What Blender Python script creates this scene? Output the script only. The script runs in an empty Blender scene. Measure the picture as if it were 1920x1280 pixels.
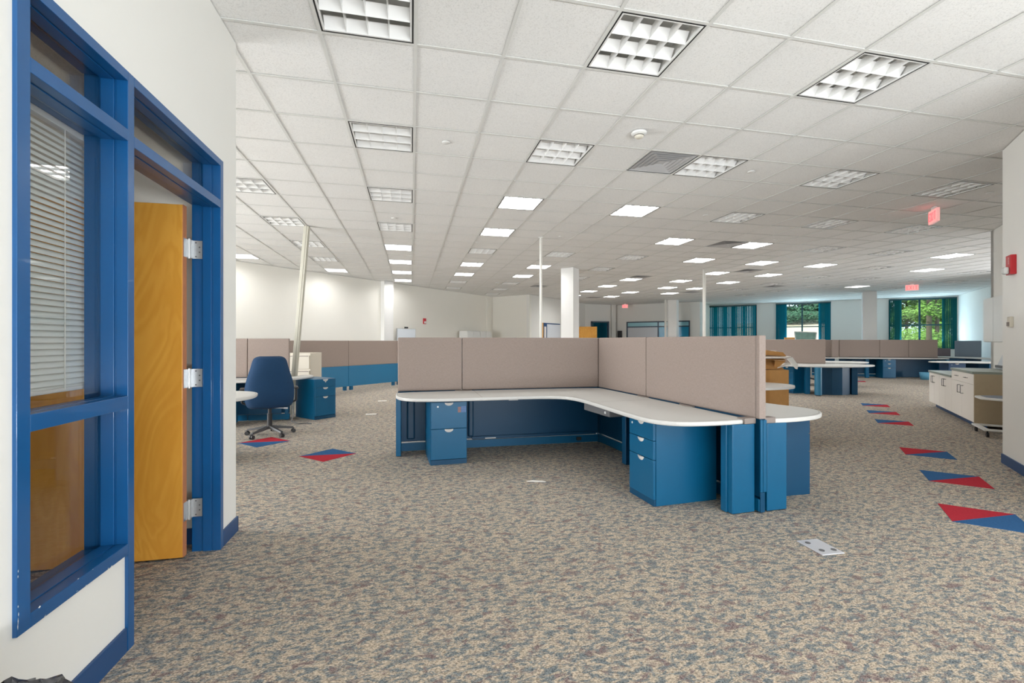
import bpy, math, random
from mathutils import Vector, Matrix
sc = bpy.context.scene
R = math.radians
S2 = math.sqrt(2)

# ---------------------------------------------------------------- camera
cd = bpy.data.cameras.new('camera')
cam = bpy.data.objects.new('camera', cd)
sc.collection.objects.link(cam)
cd.sensor_width = 36.0
cd.lens = 857.0 / 1920 * 36.0
cd.shift_y = -1.0 / 1920
cd.clip_start = 0.05
cd.clip_end = 300
cam.location = (0, 0, 1.29)
cam.rotation_euler = (R(90), 0, R(-12.37))
sc.camera = cam

# ---------------------------------------------------------------- world, sun, daylight, added fill lamps
world = bpy.data.worlds.new('world')
sc.world = world
world.use_nodes = True
wn = world.node_tree.nodes
bg = wn['Background']
bg.inputs['Color'].default_value = (0.80, 0.90, 1.0, 1)
bg.inputs['Strength'].default_value = 2.2

def lamp(name, kind, loc, rot, energy, color=(1, 1, 1), size=None, sizey=None):
    ld = bpy.data.lights.new(name, kind)
    ld.energy = energy
    ld.color = color
    if kind == 'AREA':
        ld.shape = 'RECTANGLE'
        ld.size = size
        ld.size_y = sizey or size
    if kind == 'SUN':
        ld.angle = R(3)
    o = bpy.data.objects.new(name, ld)
    sc.collection.objects.link(o)
    o.location = loc
    o.rotation_euler = rot
    return o

lamp('sun', 'SUN', (0, 0, 20), (R(38), 0, R(-100)), 8.0, (1, .95, .86))
# added fill lamp behind the camera, standing in for rear daylight
lamp('fill_rear', 'AREA', (3.3, -3.85, 1.65), (R(95), 0, 0), 15, (0.95, 0.98, 1.0), 8.6, 2.9)
# unseen uplights added at the rear, left and right to lift the ceiling
lamp('uplight_fill_rear', 'AREA', (3.3, -3.8, .35), (R(148), 0, 0), 800, (.95, 0.985, 1.0), 8.6, .5)
lamp('uplight_fill_left', 'AREA', (-8.8, 6.0, .5), (R(118), 0, R(-75)), 330, (.96, 0.985, 1.0), 4.0, .8)
lamp('fill_left', 'AREA', (-8.8, 5.7, 1.8), (R(93), 0, R(-85)), 520, (.95, .98, 1.0), 4.0, 2.6)  # side fill added at a made-up window out of view
lamp('uplight_fill_right', 'AREA', (18.2, 6.6, .5), (R(112), 0, R(48)), 460, (.97, 0.985, 1), 4.0, 1.6)
# daylight that enters through the far windows (line X+Y=39.4)
for (u0, u1) in ((3.92, 5.25), (8.49, 9.86)):
    um = (u0 + u1) / 2
    lamp('daylight_far_window', 'AREA', (16.4 + um / S2 - .12, 23.0 - um / S2 - .12, 2.05), (R(96), 0, R(135)), 24, (0.50, 0.80, 1.0), u1 - u0, 2.2)
    lamp('uplight_fill_far', 'AREA', (16.4 + um / S2 - .15, 23.0 - um / S2 - .15, 1.15), (R(135), 0, R(135)), 75, (0.62, 0.86, 1.0), u1 - u0, .4)  # uplight added at each far window to brighten the ceiling

sc.view_settings.view_transform = 'Standard'
sc.view_settings.look = 'None'
sc.view_settings.exposure = -0.36
sc.view_settings.gamma = 1.0
sc.view_settings.use_curve_mapping = False
sc.cycles.max_bounces = 10
sc.cycles.diffuse_bounces = 7
sc.cycles.glossy_bounces = 4
sc.cycles.transparent_max_bounces = 12
sc.cycles.sample_clamp_indirect = 6
sc.cycles.caustics_reflective = False
sc.cycles.caustics_refractive = False

LAMP = 34.0          # radiance of a lit ceiling panel
CH = 3.305           # ceiling height
G = 0.61             # ceiling module
GX, GY = 0.04, 0.22  # ceiling grid offset in modules

# ---------------------------------------------------------------- materials
MATS = {}
def mat(name, col, rough=.6, metal=0., bump=0., bscale=200., var=0., vscale=8., emit=0., spec=.5, coat=0., trans=0.):
    if name in MATS: return MATS[name]
    m = bpy.data.materials.new(name); m.use_nodes = True
    nt = m.node_tree; b = nt.nodes['Principled BSDF']
    b.inputs['Base Color'].default_value = (*col, 1)
    b.inputs['Roughness'].default_value = rough
    b.inputs['Metallic'].default_value = metal
    b.inputs['Specular IOR Level'].default_value = spec
    b.inputs['Coat Weight'].default_value = coat
    if trans: b.inputs['Transmission Weight'].default_value = trans
    if emit:
        b.inputs['Emission Color'].default_value = (*col, 1)
        b.inputs['Emission Strength'].default_value = emit
    tc = nt.nodes.new('ShaderNodeTexCoord')
    if var:
        n = nt.nodes.new('ShaderNodeTexNoise'); n.inputs['Scale'].default_value = vscale; n.inputs['Detail'].default_value = 5
        nt.links.new(tc.outputs['Object'], n.inputs['Vector'])
        mx = nt.nodes.new('ShaderNodeMixRGB'); mx.inputs[1].default_value = (*[c * (1 - var) for c in col], 1)
        mx.inputs[2].default_value = (*[min(1, c * (1 + var)) for c in col], 1)
        nt.links.new(n.outputs['Fac'], mx.inputs[0]); nt.links.new(mx.outputs[0], b.inputs['Base Color'])
    if bump:
        n2 = nt.nodes.new('ShaderNodeTexNoise'); n2.inputs['Scale'].default_value = bscale; n2.inputs['Detail'].default_value = 4
        nt.links.new(tc.outputs['Object'], n2.inputs['Vector'])
        bp = nt.nodes.new('ShaderNodeBump'); bp.inputs['Strength'].default_value = bump; bp.inputs['Distance'].default_value = .002
        nt.links.new(n2.outputs['Fac'], bp.inputs['Height']); nt.links.new(bp.outputs['Normal'], b.inputs['Normal'])
    MATS[name] = m
    return m

M_wall = mat('wall_paint', (.80, .79, .755), .75, bump=.15, bscale=60, var=.015, vscale=2)
M_wallw = mat('warm_wall_paint', (.84, .82, .76), .8, bump=.1, bscale=60, var=.015, vscale=2)
M_column = mat('column_paint', (.84, .835, .82), .75)
M_tee = mat('ceiling_tee_metal', (.70, .70, .675), .5)
M_grout = mat('ceiling_shadow_gap', (.25, .25, .24), .9)
M_blue = mat('blue_frame_enamel', (.006, .085, .25), .28, var=.12, vscale=6, coat=.2)
M_base = mat('navy_vinyl_base', (.016, .065, .18), .45)
M_teal = mat('teal_blue_enamel', (.001, .092, .20), .36, spec=.35, bump=.05, bscale=400, var=.05, vscale=5)
M_teal2 = mat('dark_teal_enamel', (.001, .052, .12), .4, spec=.35, var=.05, vscale=5)
M_lam = mat('pale_grey_laminate', (.62, .61, .585), .42, var=.03, vscale=90)
M_lamedge = mat('cream_edge_band', (.66, .62, .56), .45)
M_seam = mat('dark_seam', (.10, .09, .085), .7)
M_brown = mat('taupe_plastic', (.23, .19, .17), .5)
M_handle = mat('pale_grey_pull', (.72, .69, .66), .35, metal=.1)
M_steel = mat('zinc_steel', (.60, .61, .62), .34, metal=.8, var=.1, vscale=60)
M_black = mat('black_plastic', (.018, .018, .02), .42)
M_dark = mat('black_reveal', (.012, .012, .013), .7)
M_grey = mat('grey_plastic', (.12, .12, .125), .5)
M_white = mat('white_plastic', (.78, .78, .76), .45)
M_louv = mat('white_louvre', (.82, .82, .81), .35)
M_on = mat('lit_diffuser', (1, .995, .985), .5, emit=LAMP)
M_beige = mat('beige_powder_coat', (.60, .55, .46), .5)
M_pole = mat('putty_powder_coat', (.52, .50, .42), .5)
M_polew = mat('white_powder_coat', (.80, .785, .74), .5)
M_red = mat('red_plastic', (.48, .012, .02), .35)
M_cardb = mat('cardboard', (.46, .235, .075), .85, var=.12, vscale=14)
M_paper = mat('white_paper', (.84, .82, .78), .7)
M_cab = mat('cream_laminate', (.89, .85, .79), .45)
M_cabside = mat('tan_laminate', (.42, .335, .22), .55, var=.06, vscale=20)
M_ctop = mat('green_grey_laminate', (.27, .31, .27), .4, var=.2, vscale=120)
M_navyf = mat('navy_chair_fabric', (.002, .034, .095), .9, bump=.6, bscale=900, var=.12, vscale=30)
M_blind = mat('white_slat_enamel', (.80, .84, .83), .4)
M_fix = mat('fixture_white', (.82, .82, .80), .4)
M_vent = mat('grey_vent_metal', (.50, .50, .51), .5)
M_sand = mat('sandy_ground', (.62, .50, .36), .9, var=.2, vscale=2)
M_lawn = mat('lawn_grass', (.12, .22, .05), .95, var=.45, vscale=3)
M_bark = mat('pine_bark', (.13, .095, .075), .95, var=.4, vscale=9)
M_leafa = mat('leaf_green', (.16, .30, .05), .7, var=.5, vscale=3)
M_leafb = mat('deep_leaf_green', (.04, .13, .07), .7, var=.5, vscale=3)
M_bluegrey = mat('blue_grey_panel_fabric', (.22, .27, .33), .9, bump=.3, bscale=600)
M_wpanel = mat('whiteboard_surface', (.72, .75, .80), .2)
M_ltgrey = mat('light_grey_plastic', (.50, .51, .53), .4)

def m_fabric(name, c1, c2):
    m = bpy.data.materials.new(name); m.use_nodes = True
    nt = m.node_tree; b = nt.nodes['Principled BSDF']; b.inputs['Roughness'].default_value = .95
    b.inputs['Specular IOR Level'].default_value = .2
    tc = nt.nodes.new('ShaderNodeTexCoord')
    ns = []
    for sx in ((40, 40, 900), (900, 900, 40)):
        mp = nt.nodes.new('ShaderNodeMapping'); mp.inputs['Scale'].default_value = sx
        n = nt.nodes.new('ShaderNodeTexNoise'); n.inputs['Scale'].default_value = 1; n.inputs['Detail'].default_value = 2
        nt.links.new(tc.outputs['Object'], mp.inputs['Vector']); nt.links.new(mp.outputs['Vector'], n.inputs['Vector']); ns.append(n)
    ad = nt.nodes.new('ShaderNodeMath'); ad.operation = 'ADD'
    nt.links.new(ns[0].outputs['Fac'], ad.inputs[0]); nt.links.new(ns[1].outputs['Fac'], ad.inputs[1])
    mr = nt.nodes.new('ShaderNodeMapRange'); mr.inputs['From Min'].default_value = .75; mr.inputs['From Max'].default_value = 1.25
    nt.links.new(ad.outputs[0], mr.inputs['Value'])
    mx = nt.nodes.new('ShaderNodeMixRGB'); mx.inputs[1].default_value = (*c1, 1); mx.inputs[2].default_value = (*c2, 1)
    nt.links.new(mr.outputs[0], mx.inputs[0]); nt.links.new(mx.outputs[0], b.inputs['Base Color'])
    bp = nt.nodes.new('ShaderNodeBump'); bp.inputs['Strength'].default_value = .3; bp.inputs['Distance'].default_value = .001
    nt.links.new(ad.outputs[0], bp.inputs['Height']); nt.links.new(bp.outputs['Normal'], b.inputs['Normal'])
    return m
M_fab = m_fabric('taupe_panel_fabric', (.27, .215, .19), (.37, .30, .265))

def m_ceiling():
    m = bpy.data.materials.new('mineral_ceiling_tile'); m.use_nodes = True
    nt = m.node_tree; b = nt.nodes['Principled BSDF']; b.inputs['Roughness'].default_value = .95
    b.inputs['Specular IOR Level'].default_value = .1
    tc = nt.nodes.new('ShaderNodeTexCoord')
    n = nt.nodes.new('ShaderNodeTexNoise'); n.inputs['Scale'].default_value = 110; n.inputs['Detail'].default_value = 3
    n.inputs['Roughness'].default_value = .7
    nt.links.new(tc.outputs['Object'], n.inputs['Vector'])
    cr = nt.nodes.new('ShaderNodeValToRGB')
    cr.color_ramp.elements[0].position = .34; cr.color_ramp.elements[0].color = (.76, .755, .74, 1)
    cr.color_ramp.elements[1].position = .5; cr.color_ramp.elements[1].color = (.90, .895, .88, 1)
    nt.links.new(n.outputs['Fac'], cr.inputs[0])
    n3 = nt.nodes.new('ShaderNodeTexNoise'); n3.inputs['Scale'].default_value = 1.1
    nt.links.new(tc.outputs['Object'], n3.inputs['Vector'])
    mx = nt.nodes.new('ShaderNodeMixRGB'); mx.blend_type = 'MULTIPLY'; mx.inputs[0].default_value = .12
    nt.links.new(cr.outputs[0], mx.inputs[1]); nt.links.new(n3.outputs['Fac'], mx.inputs[2])
    nt.links.new(mx.outputs[0], b.inputs['Base Color'])
    bp = nt.nodes.new('ShaderNodeBump'); bp.inputs['Strength'].default_value = .35; bp.inputs['Distance'].default_value = .003
    nt.links.new(n.outputs['Fac'], bp.inputs['Height']); nt.links.new(bp.outputs['Normal'], b.inputs['Normal'])
    return m
M_ceil = m_ceiling()

def m_carpet():
    m = bpy.data.materials.new('mottled_carpet'); m.use_nodes = True
    nt = m.node_tree; b = nt.nodes['Principled BSDF']; b.inputs['Roughness'].default_value = 1
    b.inputs['Specular IOR Level'].default_value = .05
    tc = nt.nodes.new('ShaderNodeTexCoord')
    def noise(scale, vec, detail=3, rough=.6, w=0.):
        mp = nt.nodes.new('ShaderNodeMapping'); mp.inputs['Scale'].default_value = vec; mp.inputs['Location'].default_value = (w, w * 1.7, 0)
        n = nt.nodes.new('ShaderNodeTexNoise'); n.inputs['Scale'].default_value = scale; n.inputs['Detail'].default_value = detail
        n.inputs['Roughness'].default_value = rough; n.inputs['Distortion'].default_value = .6
        nt.links.new(tc.outputs['Object'], mp.inputs['Vector']); nt.links.new(mp.outputs['Vector'], n.inputs['Vector'])
        return n.outputs['Fac']
    def ramp(src, a, ca, b_, cb):
        r = nt.nodes.new('ShaderNodeValToRGB'); r.color_ramp.elements[0].position = a; r.color_ramp.elements[0].color = (*ca, 1)
        r.color_ramp.elements[1].position = b_; r.color_ramp.elements[1].color = (*cb, 1)
        nt.links.new(src, r.inputs[0]); return r.outputs[0]
    def mix(f, a, c, mode='MIX'):
        x = nt.nodes.new('ShaderNodeMixRGB'); x.blend_type = mode
        for s, v in ((0, f), (1, a), (2, c)):
            if hasattr(v, 'links') or hasattr(v, 'is_linked'): nt.links.new(v, x.inputs[s])
            elif s == 0: x.inputs[0].default_value = v
            else: x.inputs[s].default_value = (*v, 1)
        return x.outputs[0]
    tan = ramp(noise(95, (1, 1.6, 1), 3, .7), .38, (.22, .18, .14), .58, (.70, .585, .46))
    blue = ramp(noise(120, (1, 1.6, 1), 3, .7, 5.), .36, (.055, .068, .082), .64, (.33, .36, .365))
    f1 = ramp(noise(21, (1, 1.9, 1), 5, .68, 3.), .465, (0, 0, 0), .565, (1, 1, 1))
    plum = ramp(noise(120, (1, 1.6, 1), 2, .7, 9.), .36, (.10, .07, .075), .64, (.37, .285, .27))
    f2 = ramp(noise(11, (1, 1.6, 1), 5, .7, 7.), .55, (0, 0, 0), .63, (1, 1, 1))
    base = mix(f1, tan, blue)
    base = mix(f2, base, plum)
    # coloured inlay squares laid into the carpet are separate objects
    nt.links.new(base, b.inputs['Base Color'])
    bp = nt.nodes.new('ShaderNodeBump'); bp.inputs['Strength'].default_value = .5; bp.inputs['Distance'].default_value = .004
    nt.links.new(noise(420, (1, 1, 1), 3, .7), bp.inputs['Height']); nt.links.new(bp.outputs['Normal'], b.inputs['Normal'])
    return m
M_carpet = m_carpet()
M_inred = mat('red_carpet', (.40, .03, .045), 1, bump=.5, bscale=500, var=.25, vscale=90, spec=.05)
M_inblue = mat('blue_carpet', (.035, .11, .25), 1, bump=.5, bscale=500, var=.25, vscale=90, spec=.05)

def m_wood(name, c1, c2, c3, sc_=(1.2, 1.2, .35)):
    m = bpy.data.materials.new(name); m.use_nodes = True
    nt = m.node_tree; b = nt.nodes['Principled BSDF']; b.inputs['Roughness'].default_value = .32; b.inputs['Coat Weight'].default_value = .15
    tc = nt.nodes.new('ShaderNodeTexCoord'); mp = nt.nodes.new('ShaderNodeMapping'); mp.inputs['Scale'].default_value = sc_
    nt.links.new(tc.outputs['Object'], mp.inputs['Vector'])
    n = nt.nodes.new('ShaderNodeTexNoise'); n.inputs['Scale'].default_value = 3.2; n.inputs['Detail'].default_value = 3; n.inputs['Distortion'].default_value = 1.2
    nt.links.new(mp.outputs['Vector'], n.inputs['Vector'])
    wv = nt.nodes.new('ShaderNodeMath'); wv.operation = 'MULTIPLY'; wv.inputs[1].default_value = 46
    nt.links.new(n.outputs['Fac'], wv.inputs[0])
    sn = nt.nodes.new('ShaderNodeMath'); sn.operation = 'SINE'; nt.links.new(wv.outputs[0], sn.inputs[0])
    mr = nt.nodes.new('ShaderNodeMapRange'); mr.inputs['From Min'].default_value = -1; nt.links.new(sn.outputs[0], mr.inputs['Value'])
    mx = nt.nodes.new('ShaderNodeMixRGB'); mx.inputs[1].default_value = (*c1, 1); mx.inputs[2].default_value = (*c2, 1)
    nt.links.new(mr.outputs[0], mx.inputs[0])
    n2 = nt.nodes.new('ShaderNodeTexNoise'); n2.inputs['Scale'].default_value = 5; n2.inputs['Detail'].default_value = 6
    nt.links.new(mp.outputs['Vector'], n2.inputs['Vector'])
    r2 = nt.nodes.new('ShaderNodeMapRange'); r2.inputs['From Min'].default_value = .45; r2.inputs['From Max'].default_value = .8; r2.inputs['To Max'].default_value = .7
    nt.links.new(n2.outputs['Fac'], r2.inputs['Value'])
    m2 = nt.nodes.new('ShaderNodeMixRGB'); m2.inputs[2].default_value = (*c3, 1)
    nt.links.new(r2.outputs[0], m2.inputs[0]); nt.links.new(mx.outputs[0], m2.inputs[1]); nt.links.new(m2.outputs[0], b.inputs['Base Color'])
    return m
M_wood = m_wood('birch_veneer', (.72, .335, .045), (.78, .385, .06), (.64, .27, .03))
M_woodedge = mat('door_edge_wood', (.50, .20, .085), .5, var=.15, vscale=20)

def m_glass(name, tint, gloss=.08, white=0.):
    m = bpy.data.materials.new(name); m.use_nodes = True
    nt = m.node_tree; nt.nodes.clear()
    out = nt.nodes.new('ShaderNodeOutputMaterial'); tr = nt.nodes.new('ShaderNodeBsdfTransparent'); tr.inputs[0].default_value = (*tint, 1)
    gl = nt.nodes.new('ShaderNodeBsdfGlossy'); gl.inputs['Roughness'].default_value = .01
    fr = nt.nodes.new('ShaderNodeFresnel'); fr.inputs['IOR'].default_value = 1.7
    ge = nt.nodes.new('ShaderNodeNewGeometry'); mr = nt.nodes.new('ShaderNodeMapRange')
    mr.inputs['To Min'].default_value = 1.5; mr.inputs['To Max'].default_value = 1 / 1.5
    nt.links.new(ge.outputs['Backfacing'], mr.inputs['Value']); nt.links.new(mr.outputs[0], fr.inputs['IOR'])
    mx = nt.nodes.new('ShaderNodeMixShader')
    nt.links.new(fr.outputs[0], mx.inputs[0]); nt.links.new(tr.outputs[0], mx.inputs[1]); nt.links.new(gl.outputs[0], mx.inputs[2])
    nt.links.new(mx.outputs[0], out.inputs[0])
    return m
M_glass = m_glass('office_glass', (.93, .93, .92))
M_wglass = m_glass('window_glass', (.88, .95, .93))

def m_vane(name, col, tr=.45):
    m = bpy.data.materials.new(name); m.use_nodes = True
    nt = m.node_tree; nt.nodes.clear()
    out = nt.nodes.new('ShaderNodeOutputMaterial')
    d = nt.nodes.new('ShaderNodeBsdfDiffuse'); d.inputs[0].default_value = (*col, 1)
    t = nt.nodes.new('ShaderNodeBsdfTranslucent'); t.inputs[0].default_value = (*[min(1, c * 1.6) for c in col], 1)
    mx = nt.nodes.new('ShaderNodeMixShader'); mx.inputs[0].default_value = tr
    nt.links.new(d.outputs[0], mx.inputs[1]); nt.links.new(t.outputs[0], mx.inputs[2]); nt.links.new(mx.outputs[0], out.inputs[0])
    return m
M_vane = m_vane('teal_vane', (.008, .13, .20), .4)
M_vaneg = m_vane('green_vane', (.012, .10, .11), .3)
M_exit = mat('exit_red_glow', (1, .10, .11), .5, emit=2.2)
M_exitface = mat('exit_face', (1, .48, .46), .5, emit=.55)

# ---------------------------------------------------------------- mesh helpers
class MB:
    def __init__(s): s.v = []; s.f = []; s.M = None
    def add(s, vs, fs):
        o = len(s.v)
        if s.M is not None: vs = [tuple(s.M @ Vector(v)) for v in vs]
        s.v += [tuple(v) for v in vs]; s.f += [tuple(i + o for i in f) for f in fs]; return s
    def box(s, x0, x1, y0, y1, z0, z1):
        vs = [(x0, y0, z0), (x1, y0, z0), (x1, y1, z0), (x0, y1, z0), (x0, y0, z1), (x1, y0, z1), (x1, y1, z1), (x0, y1, z1)]
        return s.add(vs, [(0, 3, 2, 1), (4, 5, 6, 7), (0, 1, 5, 4), (1, 2, 6, 5), (2, 3, 7, 6), (3, 0, 4, 7)])
    def prism(s, pts, z0, z1):
        n = len(pts)
        a = sum(pts[i][0] * pts[(i + 1) % n][1] - pts[(i + 1) % n][0] * pts[i][1] for i in range(n))
        if a < 0: pts = pts[::-1]
        vs = [(x, y, z0) for x, y in pts] + [(x, y, z1) for x, y in pts]
        return s.add(vs, [tuple(range(n))[::-1], tuple(range(n, 2 * n))] + [(i, (i + 1) % n, n + (i + 1) % n, n + i) for i in range(n)])
    def cyl(s, p0, p1, r0, r1=None, n=14):
        p0, p1 = Vector(p0), Vector(p1); r1 = r0 if r1 is None else r1
        d = (p1 - p0).normalized(); a = d.orthogonal().normalized(); b = d.cross(a)
        vs = []
        for p, r in ((p0, r0), (p1, r1)):
            for i in range(n):
                t = 2 * math.pi * i / n; vs.append(tuple(p + (a * math.cos(t) + b * math.sin(t)) * r))
        return s.add(vs, [tuple(range(n))[::-1], tuple(range(n, 2 * n))] + [(i, (i + 1) % n, n + (i + 1) % n, n + i) for i in range(n)])
    def lathe(s, prof, n=20, c=(0, 0)):
        vs = []; m = len(prof)
        for i in range(n):
            t = 2 * math.pi * i / n
            for r, z in prof: vs.append((c[0] + r * math.cos(t), c[1] + r * math.sin(t), z))
        fs = []
        for i in range(n):
            j = (i + 1) % n
            for k in range(m - 1): fs.append((i * m + k, j * m + k, j * m + k + 1, i * m + k + 1))
        return s.add(vs, fs)
    def tube(s, pts, r, n=8):
        for a, b in zip(pts[:-1], pts[1:]): s.cyl(a, b, r, n=n)
        return s
    def build(s, name, m, parent=None, bevel=0., smooth=False, label=None, seg=2):
        me = bpy.data.meshes.new(name); me.from_pydata(s.v, [], s.f); me.update()
        if m: me.materials.append(m)
        o = bpy.data.objects.new(name, me); sc.collection.objects.link(o)
        if parent: o.parent = parent
        if bevel:
            b = o.modifiers.new('bevel', 'BEVEL'); b.width = bevel; b.segments = seg; b.limit_method = 'ANGLE'; b.angle_limit = R(40)
        if smooth:
            for p in me.polygons: p.use_smooth = True
        if label: o['label'] = label
        return o

def tag(o, label, cat, group=None, kind=None):
    o['label'] = label; o['category'] = cat
    if group: o['group'] = group
    if kind: o['kind'] = kind
    return o
def thing(name, label, cat, loc=(0, 0, 0), rz=0., group=None):
    o = bpy.data.objects.new(name, None); sc.collection.objects.link(o)
    o.empty_display_size = .1; o.location = loc; o.rotation_euler = (0, 0, rz)
    return tag(o, label, cat, group)
def struct(o): o['kind'] = 'structure'; return o
def sframe(name, loc, rz):
    o = bpy.data.objects.new(name, None); sc.collection.objects.link(o); o.empty_display_size = .1
    o.location = loc; o.rotation_euler = (0, 0, rz); o['kind'] = 'structure'; return o
def dup(root, loc, rz, label, group=None):
    r = root.copy(); sc.collection.objects.link(r); r.location = loc; r.rotation_euler = (0, 0, rz); r['label'] = label
    if group: r['group'] = group
    for ch in list(root.children):
        c = ch.copy(); sc.collection.objects.link(c); c.parent = r
        for g in list(ch.children):
            d = g.copy(); sc.collection.objects.link(d); d.parent = c
    return r
def angle(a, b): return math.atan2(b[1] - a[1], b[0] - a[0])
def dist(a, b): return math.hypot(b[0] - a[0], b[1] - a[1])
def smooth_closed(pts, it=2):
    for _ in range(it):
        q = []
        for i in range(len(pts)):
            a, b = pts[i], pts[(i + 1) % len(pts)]
            q += [(a[0] * .75 + b[0] * .25, a[1] * .75 + b[1] * .25), (a[0] * .25 + b[0] * .75, a[1] * .25 + b[1] * .75)]
        pts = q
    return pts

# ================================================================ ROOM SHELL
fl = MB().prism([(-9, -4), (8, -4), (26, 14), (24.3, 15.2), (16.5, 23.1), (14.6, 25.5), (8, 25.5), (-9, 14)], -.1, 0).build('floor', M_carpet)
struct(fl)

def wall_seg(name, a, b, th, z0=0, z1=CH, m=M_wall, side=1):
    """wall from a to b; body lies to the right of a->b (side=1)"""
    L = dist(a, b); o = MB().box(0, L, -th if side > 0 else 0, 0 if side > 0 else th, z0, z1).build(name, m)
    o.location = (a[0], a[1], 0); o.rotation_euler = (0, 0, angle(a, b)); return struct(o)
def base_seg(name, a, b, side=1, h=.10, t=.012):
    L = dist(a, b); o = MB().box(0, L, 0 if side > 0 else -t, t if side > 0 else 0, 0, h).build(name, M_base, bevel=.002)
    o.location = (a[0], a[1], 0); o.rotation_euler = (0, 0, angle(a, b)); return struct(o)

# left office wall (X = -1.165), with the framed opening Y 1.655..3.19
w = MB()
w.box(-1.30, -1.165, -4, 1.655, 0, CH); w.box(-1.30, -1.165, 1.655, 2.20, 0, .40)
w.box(-1.30, -1.165, 1.655, 3.19, 2.412, CH); w.box(-1.30, -1.165, 3.19, 3.43, 0, CH)
struct(w.build('wall_left', M_wall))
struct(MB().box(-9, -1.30, 3.30, 3.43, 0, CH).build('wall_left_return', M_wall))
w = MB(); w.box(-1.165, -1.153, -4, 2.195, 0, .10); w.box(-1.165, -1.153, 3.19, 3.442, 0, .10); w.box(-9, -1.153, 3.43, 3.442, 0, .10)
struct(w.build('baseboard_left', M_base, bevel=.002))
# office interior behind the glass
w = MB(); w.box(-5.2, -5.1, -1, 3.3, 0, 2.75); w.box(-5.1, -1.30, -1.1, -1.0, 0, 2.75)
w.box(-5.1, -1.3, 3.28, 3.30, 0, 2.75)
struct(w.build('wall_office', M_wallw))
struct(MB().box(-5.1, -1.305, -1, 3.28, 2.74, 2.78).build('ceiling_office', M_ceil))
struct(MB().box(-5.1, -1.305, 3.268, 3.279, 0, .1).build('baseboard_office', M_base))

# far-left 45 degree wall, corner and onward walls
WL = [(-9.2, 7.85), (3.62, 20.67), (4.98, 19.17), (9.15, 23.3), (10.80, 23.66), (11.08, 24.05), (14.45, 20.85), (16.5, 22.9)]
names = ['wall_back_left', 'wall_corner_left', 'wall_back_middle', 'wall_back_far', 'wall_back_jog', 'wall_back_glazed', 'wall_back_return']
for i in range(len(WL) - 1):
    struct_o = wall_seg(names[i], WL[i], WL[i + 1], .15, m=M_wallw if i < 2 else M_wall, side=-1)
base_seg('baseboard_back_left', WL[0], WL[1], side=-1)
base_seg('baseboard_back_middle', WL[2], WL[3], side=-1)
# pilaster on the far-left wall
o = MB().box(-.0, .40, 0, .22, 0, CH).build('trim_1', M_column); o.location = (-.90, 15.90, 0); o.rotation_euler = (0, 0, R(45)); struct(o)
o = MB().box(0, .14, 0, .10, 0, CH).build('trim_2', M_wallw); o.location = (3.30, 20.28, 0); o.rotation_euler = (0, 0, R(45)); struct(o)
o = MB().box(0, .26, 0, .12, 0, CH).build('trim_3', M_brown if False else M_wall); o.location = (10.86, 23.64, 0); o.rotation_euler = (0, 0, R(5)); struct(o)

# window wall (origin 16.4,23.0 ; u along (1,-1)/sqrt2 ; body beyond)
WW = sframe('wall_window', (16.4, 23.0, 0), R(-45))
wins = [(.085, 2.49), (3.39, 5.77), (8.02, 10.37)]
w = MB(); u = -.1
for a, b in wins:
    w.box(u, a, 0, .18, 0, CH); w.box(a, b, 0, .18, 0, .92); w.box(a, b, 0, .18, 3.235, CH); u = b
w.box(u, 10.6, 0, .18, 0, CH)
w.build('wall_body', M_wall, WW)
MB().box(-.1, 10.4, -.012, 0, 0, .1).build('baseboard', M_base, WW)
M_wframe = mat('dark_teal_window_frame', (.004, .05, .065), .4)
for k, (a, b) in enumerate(wins):
    W_ = sframe('window_%d' % (k + 2), (16.4 + a / S2, 23.0 - a / S2, 0), R(-45)); L = b - a
    f = MB()
    f.box(0, L, .03, .09, .92, .97); f.box(0, L, .03, .09, 3.185, 3.235); f.box(0, .04, .03, .09, .97, 3.185); f.box(L - .04, L, .03, .09, .97, 3.185)
    mu = [4.56 - 3.39] if k == 1 else ([9.13 - 8.02] if k == 2 else [L / 2])
    for x in mu: f.box(x - .035, x + .035, .03, .09, .97, 3.185)
    f.box(.04, L - .04, .035, .085, 2.0, 2.05)
    f.build('frame', M_wframe, W_)
    xs = [.04] + mu + [L - .04]
    for i in range(len(xs) - 1):
        for z0, z1 in ((.97, 2.0), (2.05, 3.185)):
            MB().box(xs[i] + (.035 if i else 0), xs[i + 1] - (.035 if i < len(xs) - 2 else 0), .058, .064, z0, z1).build('pane', M_wglass, W_)
    MB().box(0, L, -.02, .03, .90, .925).build('sill', M_wall, W_)
# right-hand far wall and near right walls
wall_seg('wall_right_far', (23.70, 15.58), (17.2, 9.08), .15, side=-1)
wall_seg('wall_right_recess_end', (17.3, 9.2), (20.0, 5.6), .15, side=-1)
RW = [(10.43, 6.34), (8.0, 3.88)]
w = MB().prism([(10.43, 6.34), (7.6, 3.51), (7.8, 3.31), (10.7, 6.21)], 0, CH)
struct(w.build('wall_right_recess', M_wall))
struct(MB().prism([(10.43, 6.34), (13.5, 3.27), (13.4, 3.17), (10.33, 6.24)], 0, CH).build('wall_right_turn', M_wall))
w = MB().prism([(6.12, 3.62), (4.6, 2.10), (7.9, -1.2), (8.0, -1.1), (8.0, 3.5), (7.6, 3.75), (7.2, 2.54)], 0, CH)
struct(w.build('wall_right', M_wall))
base_seg('baseboard_right', (4.6, 2.10), (6.12, 3.62), side=1)
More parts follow.
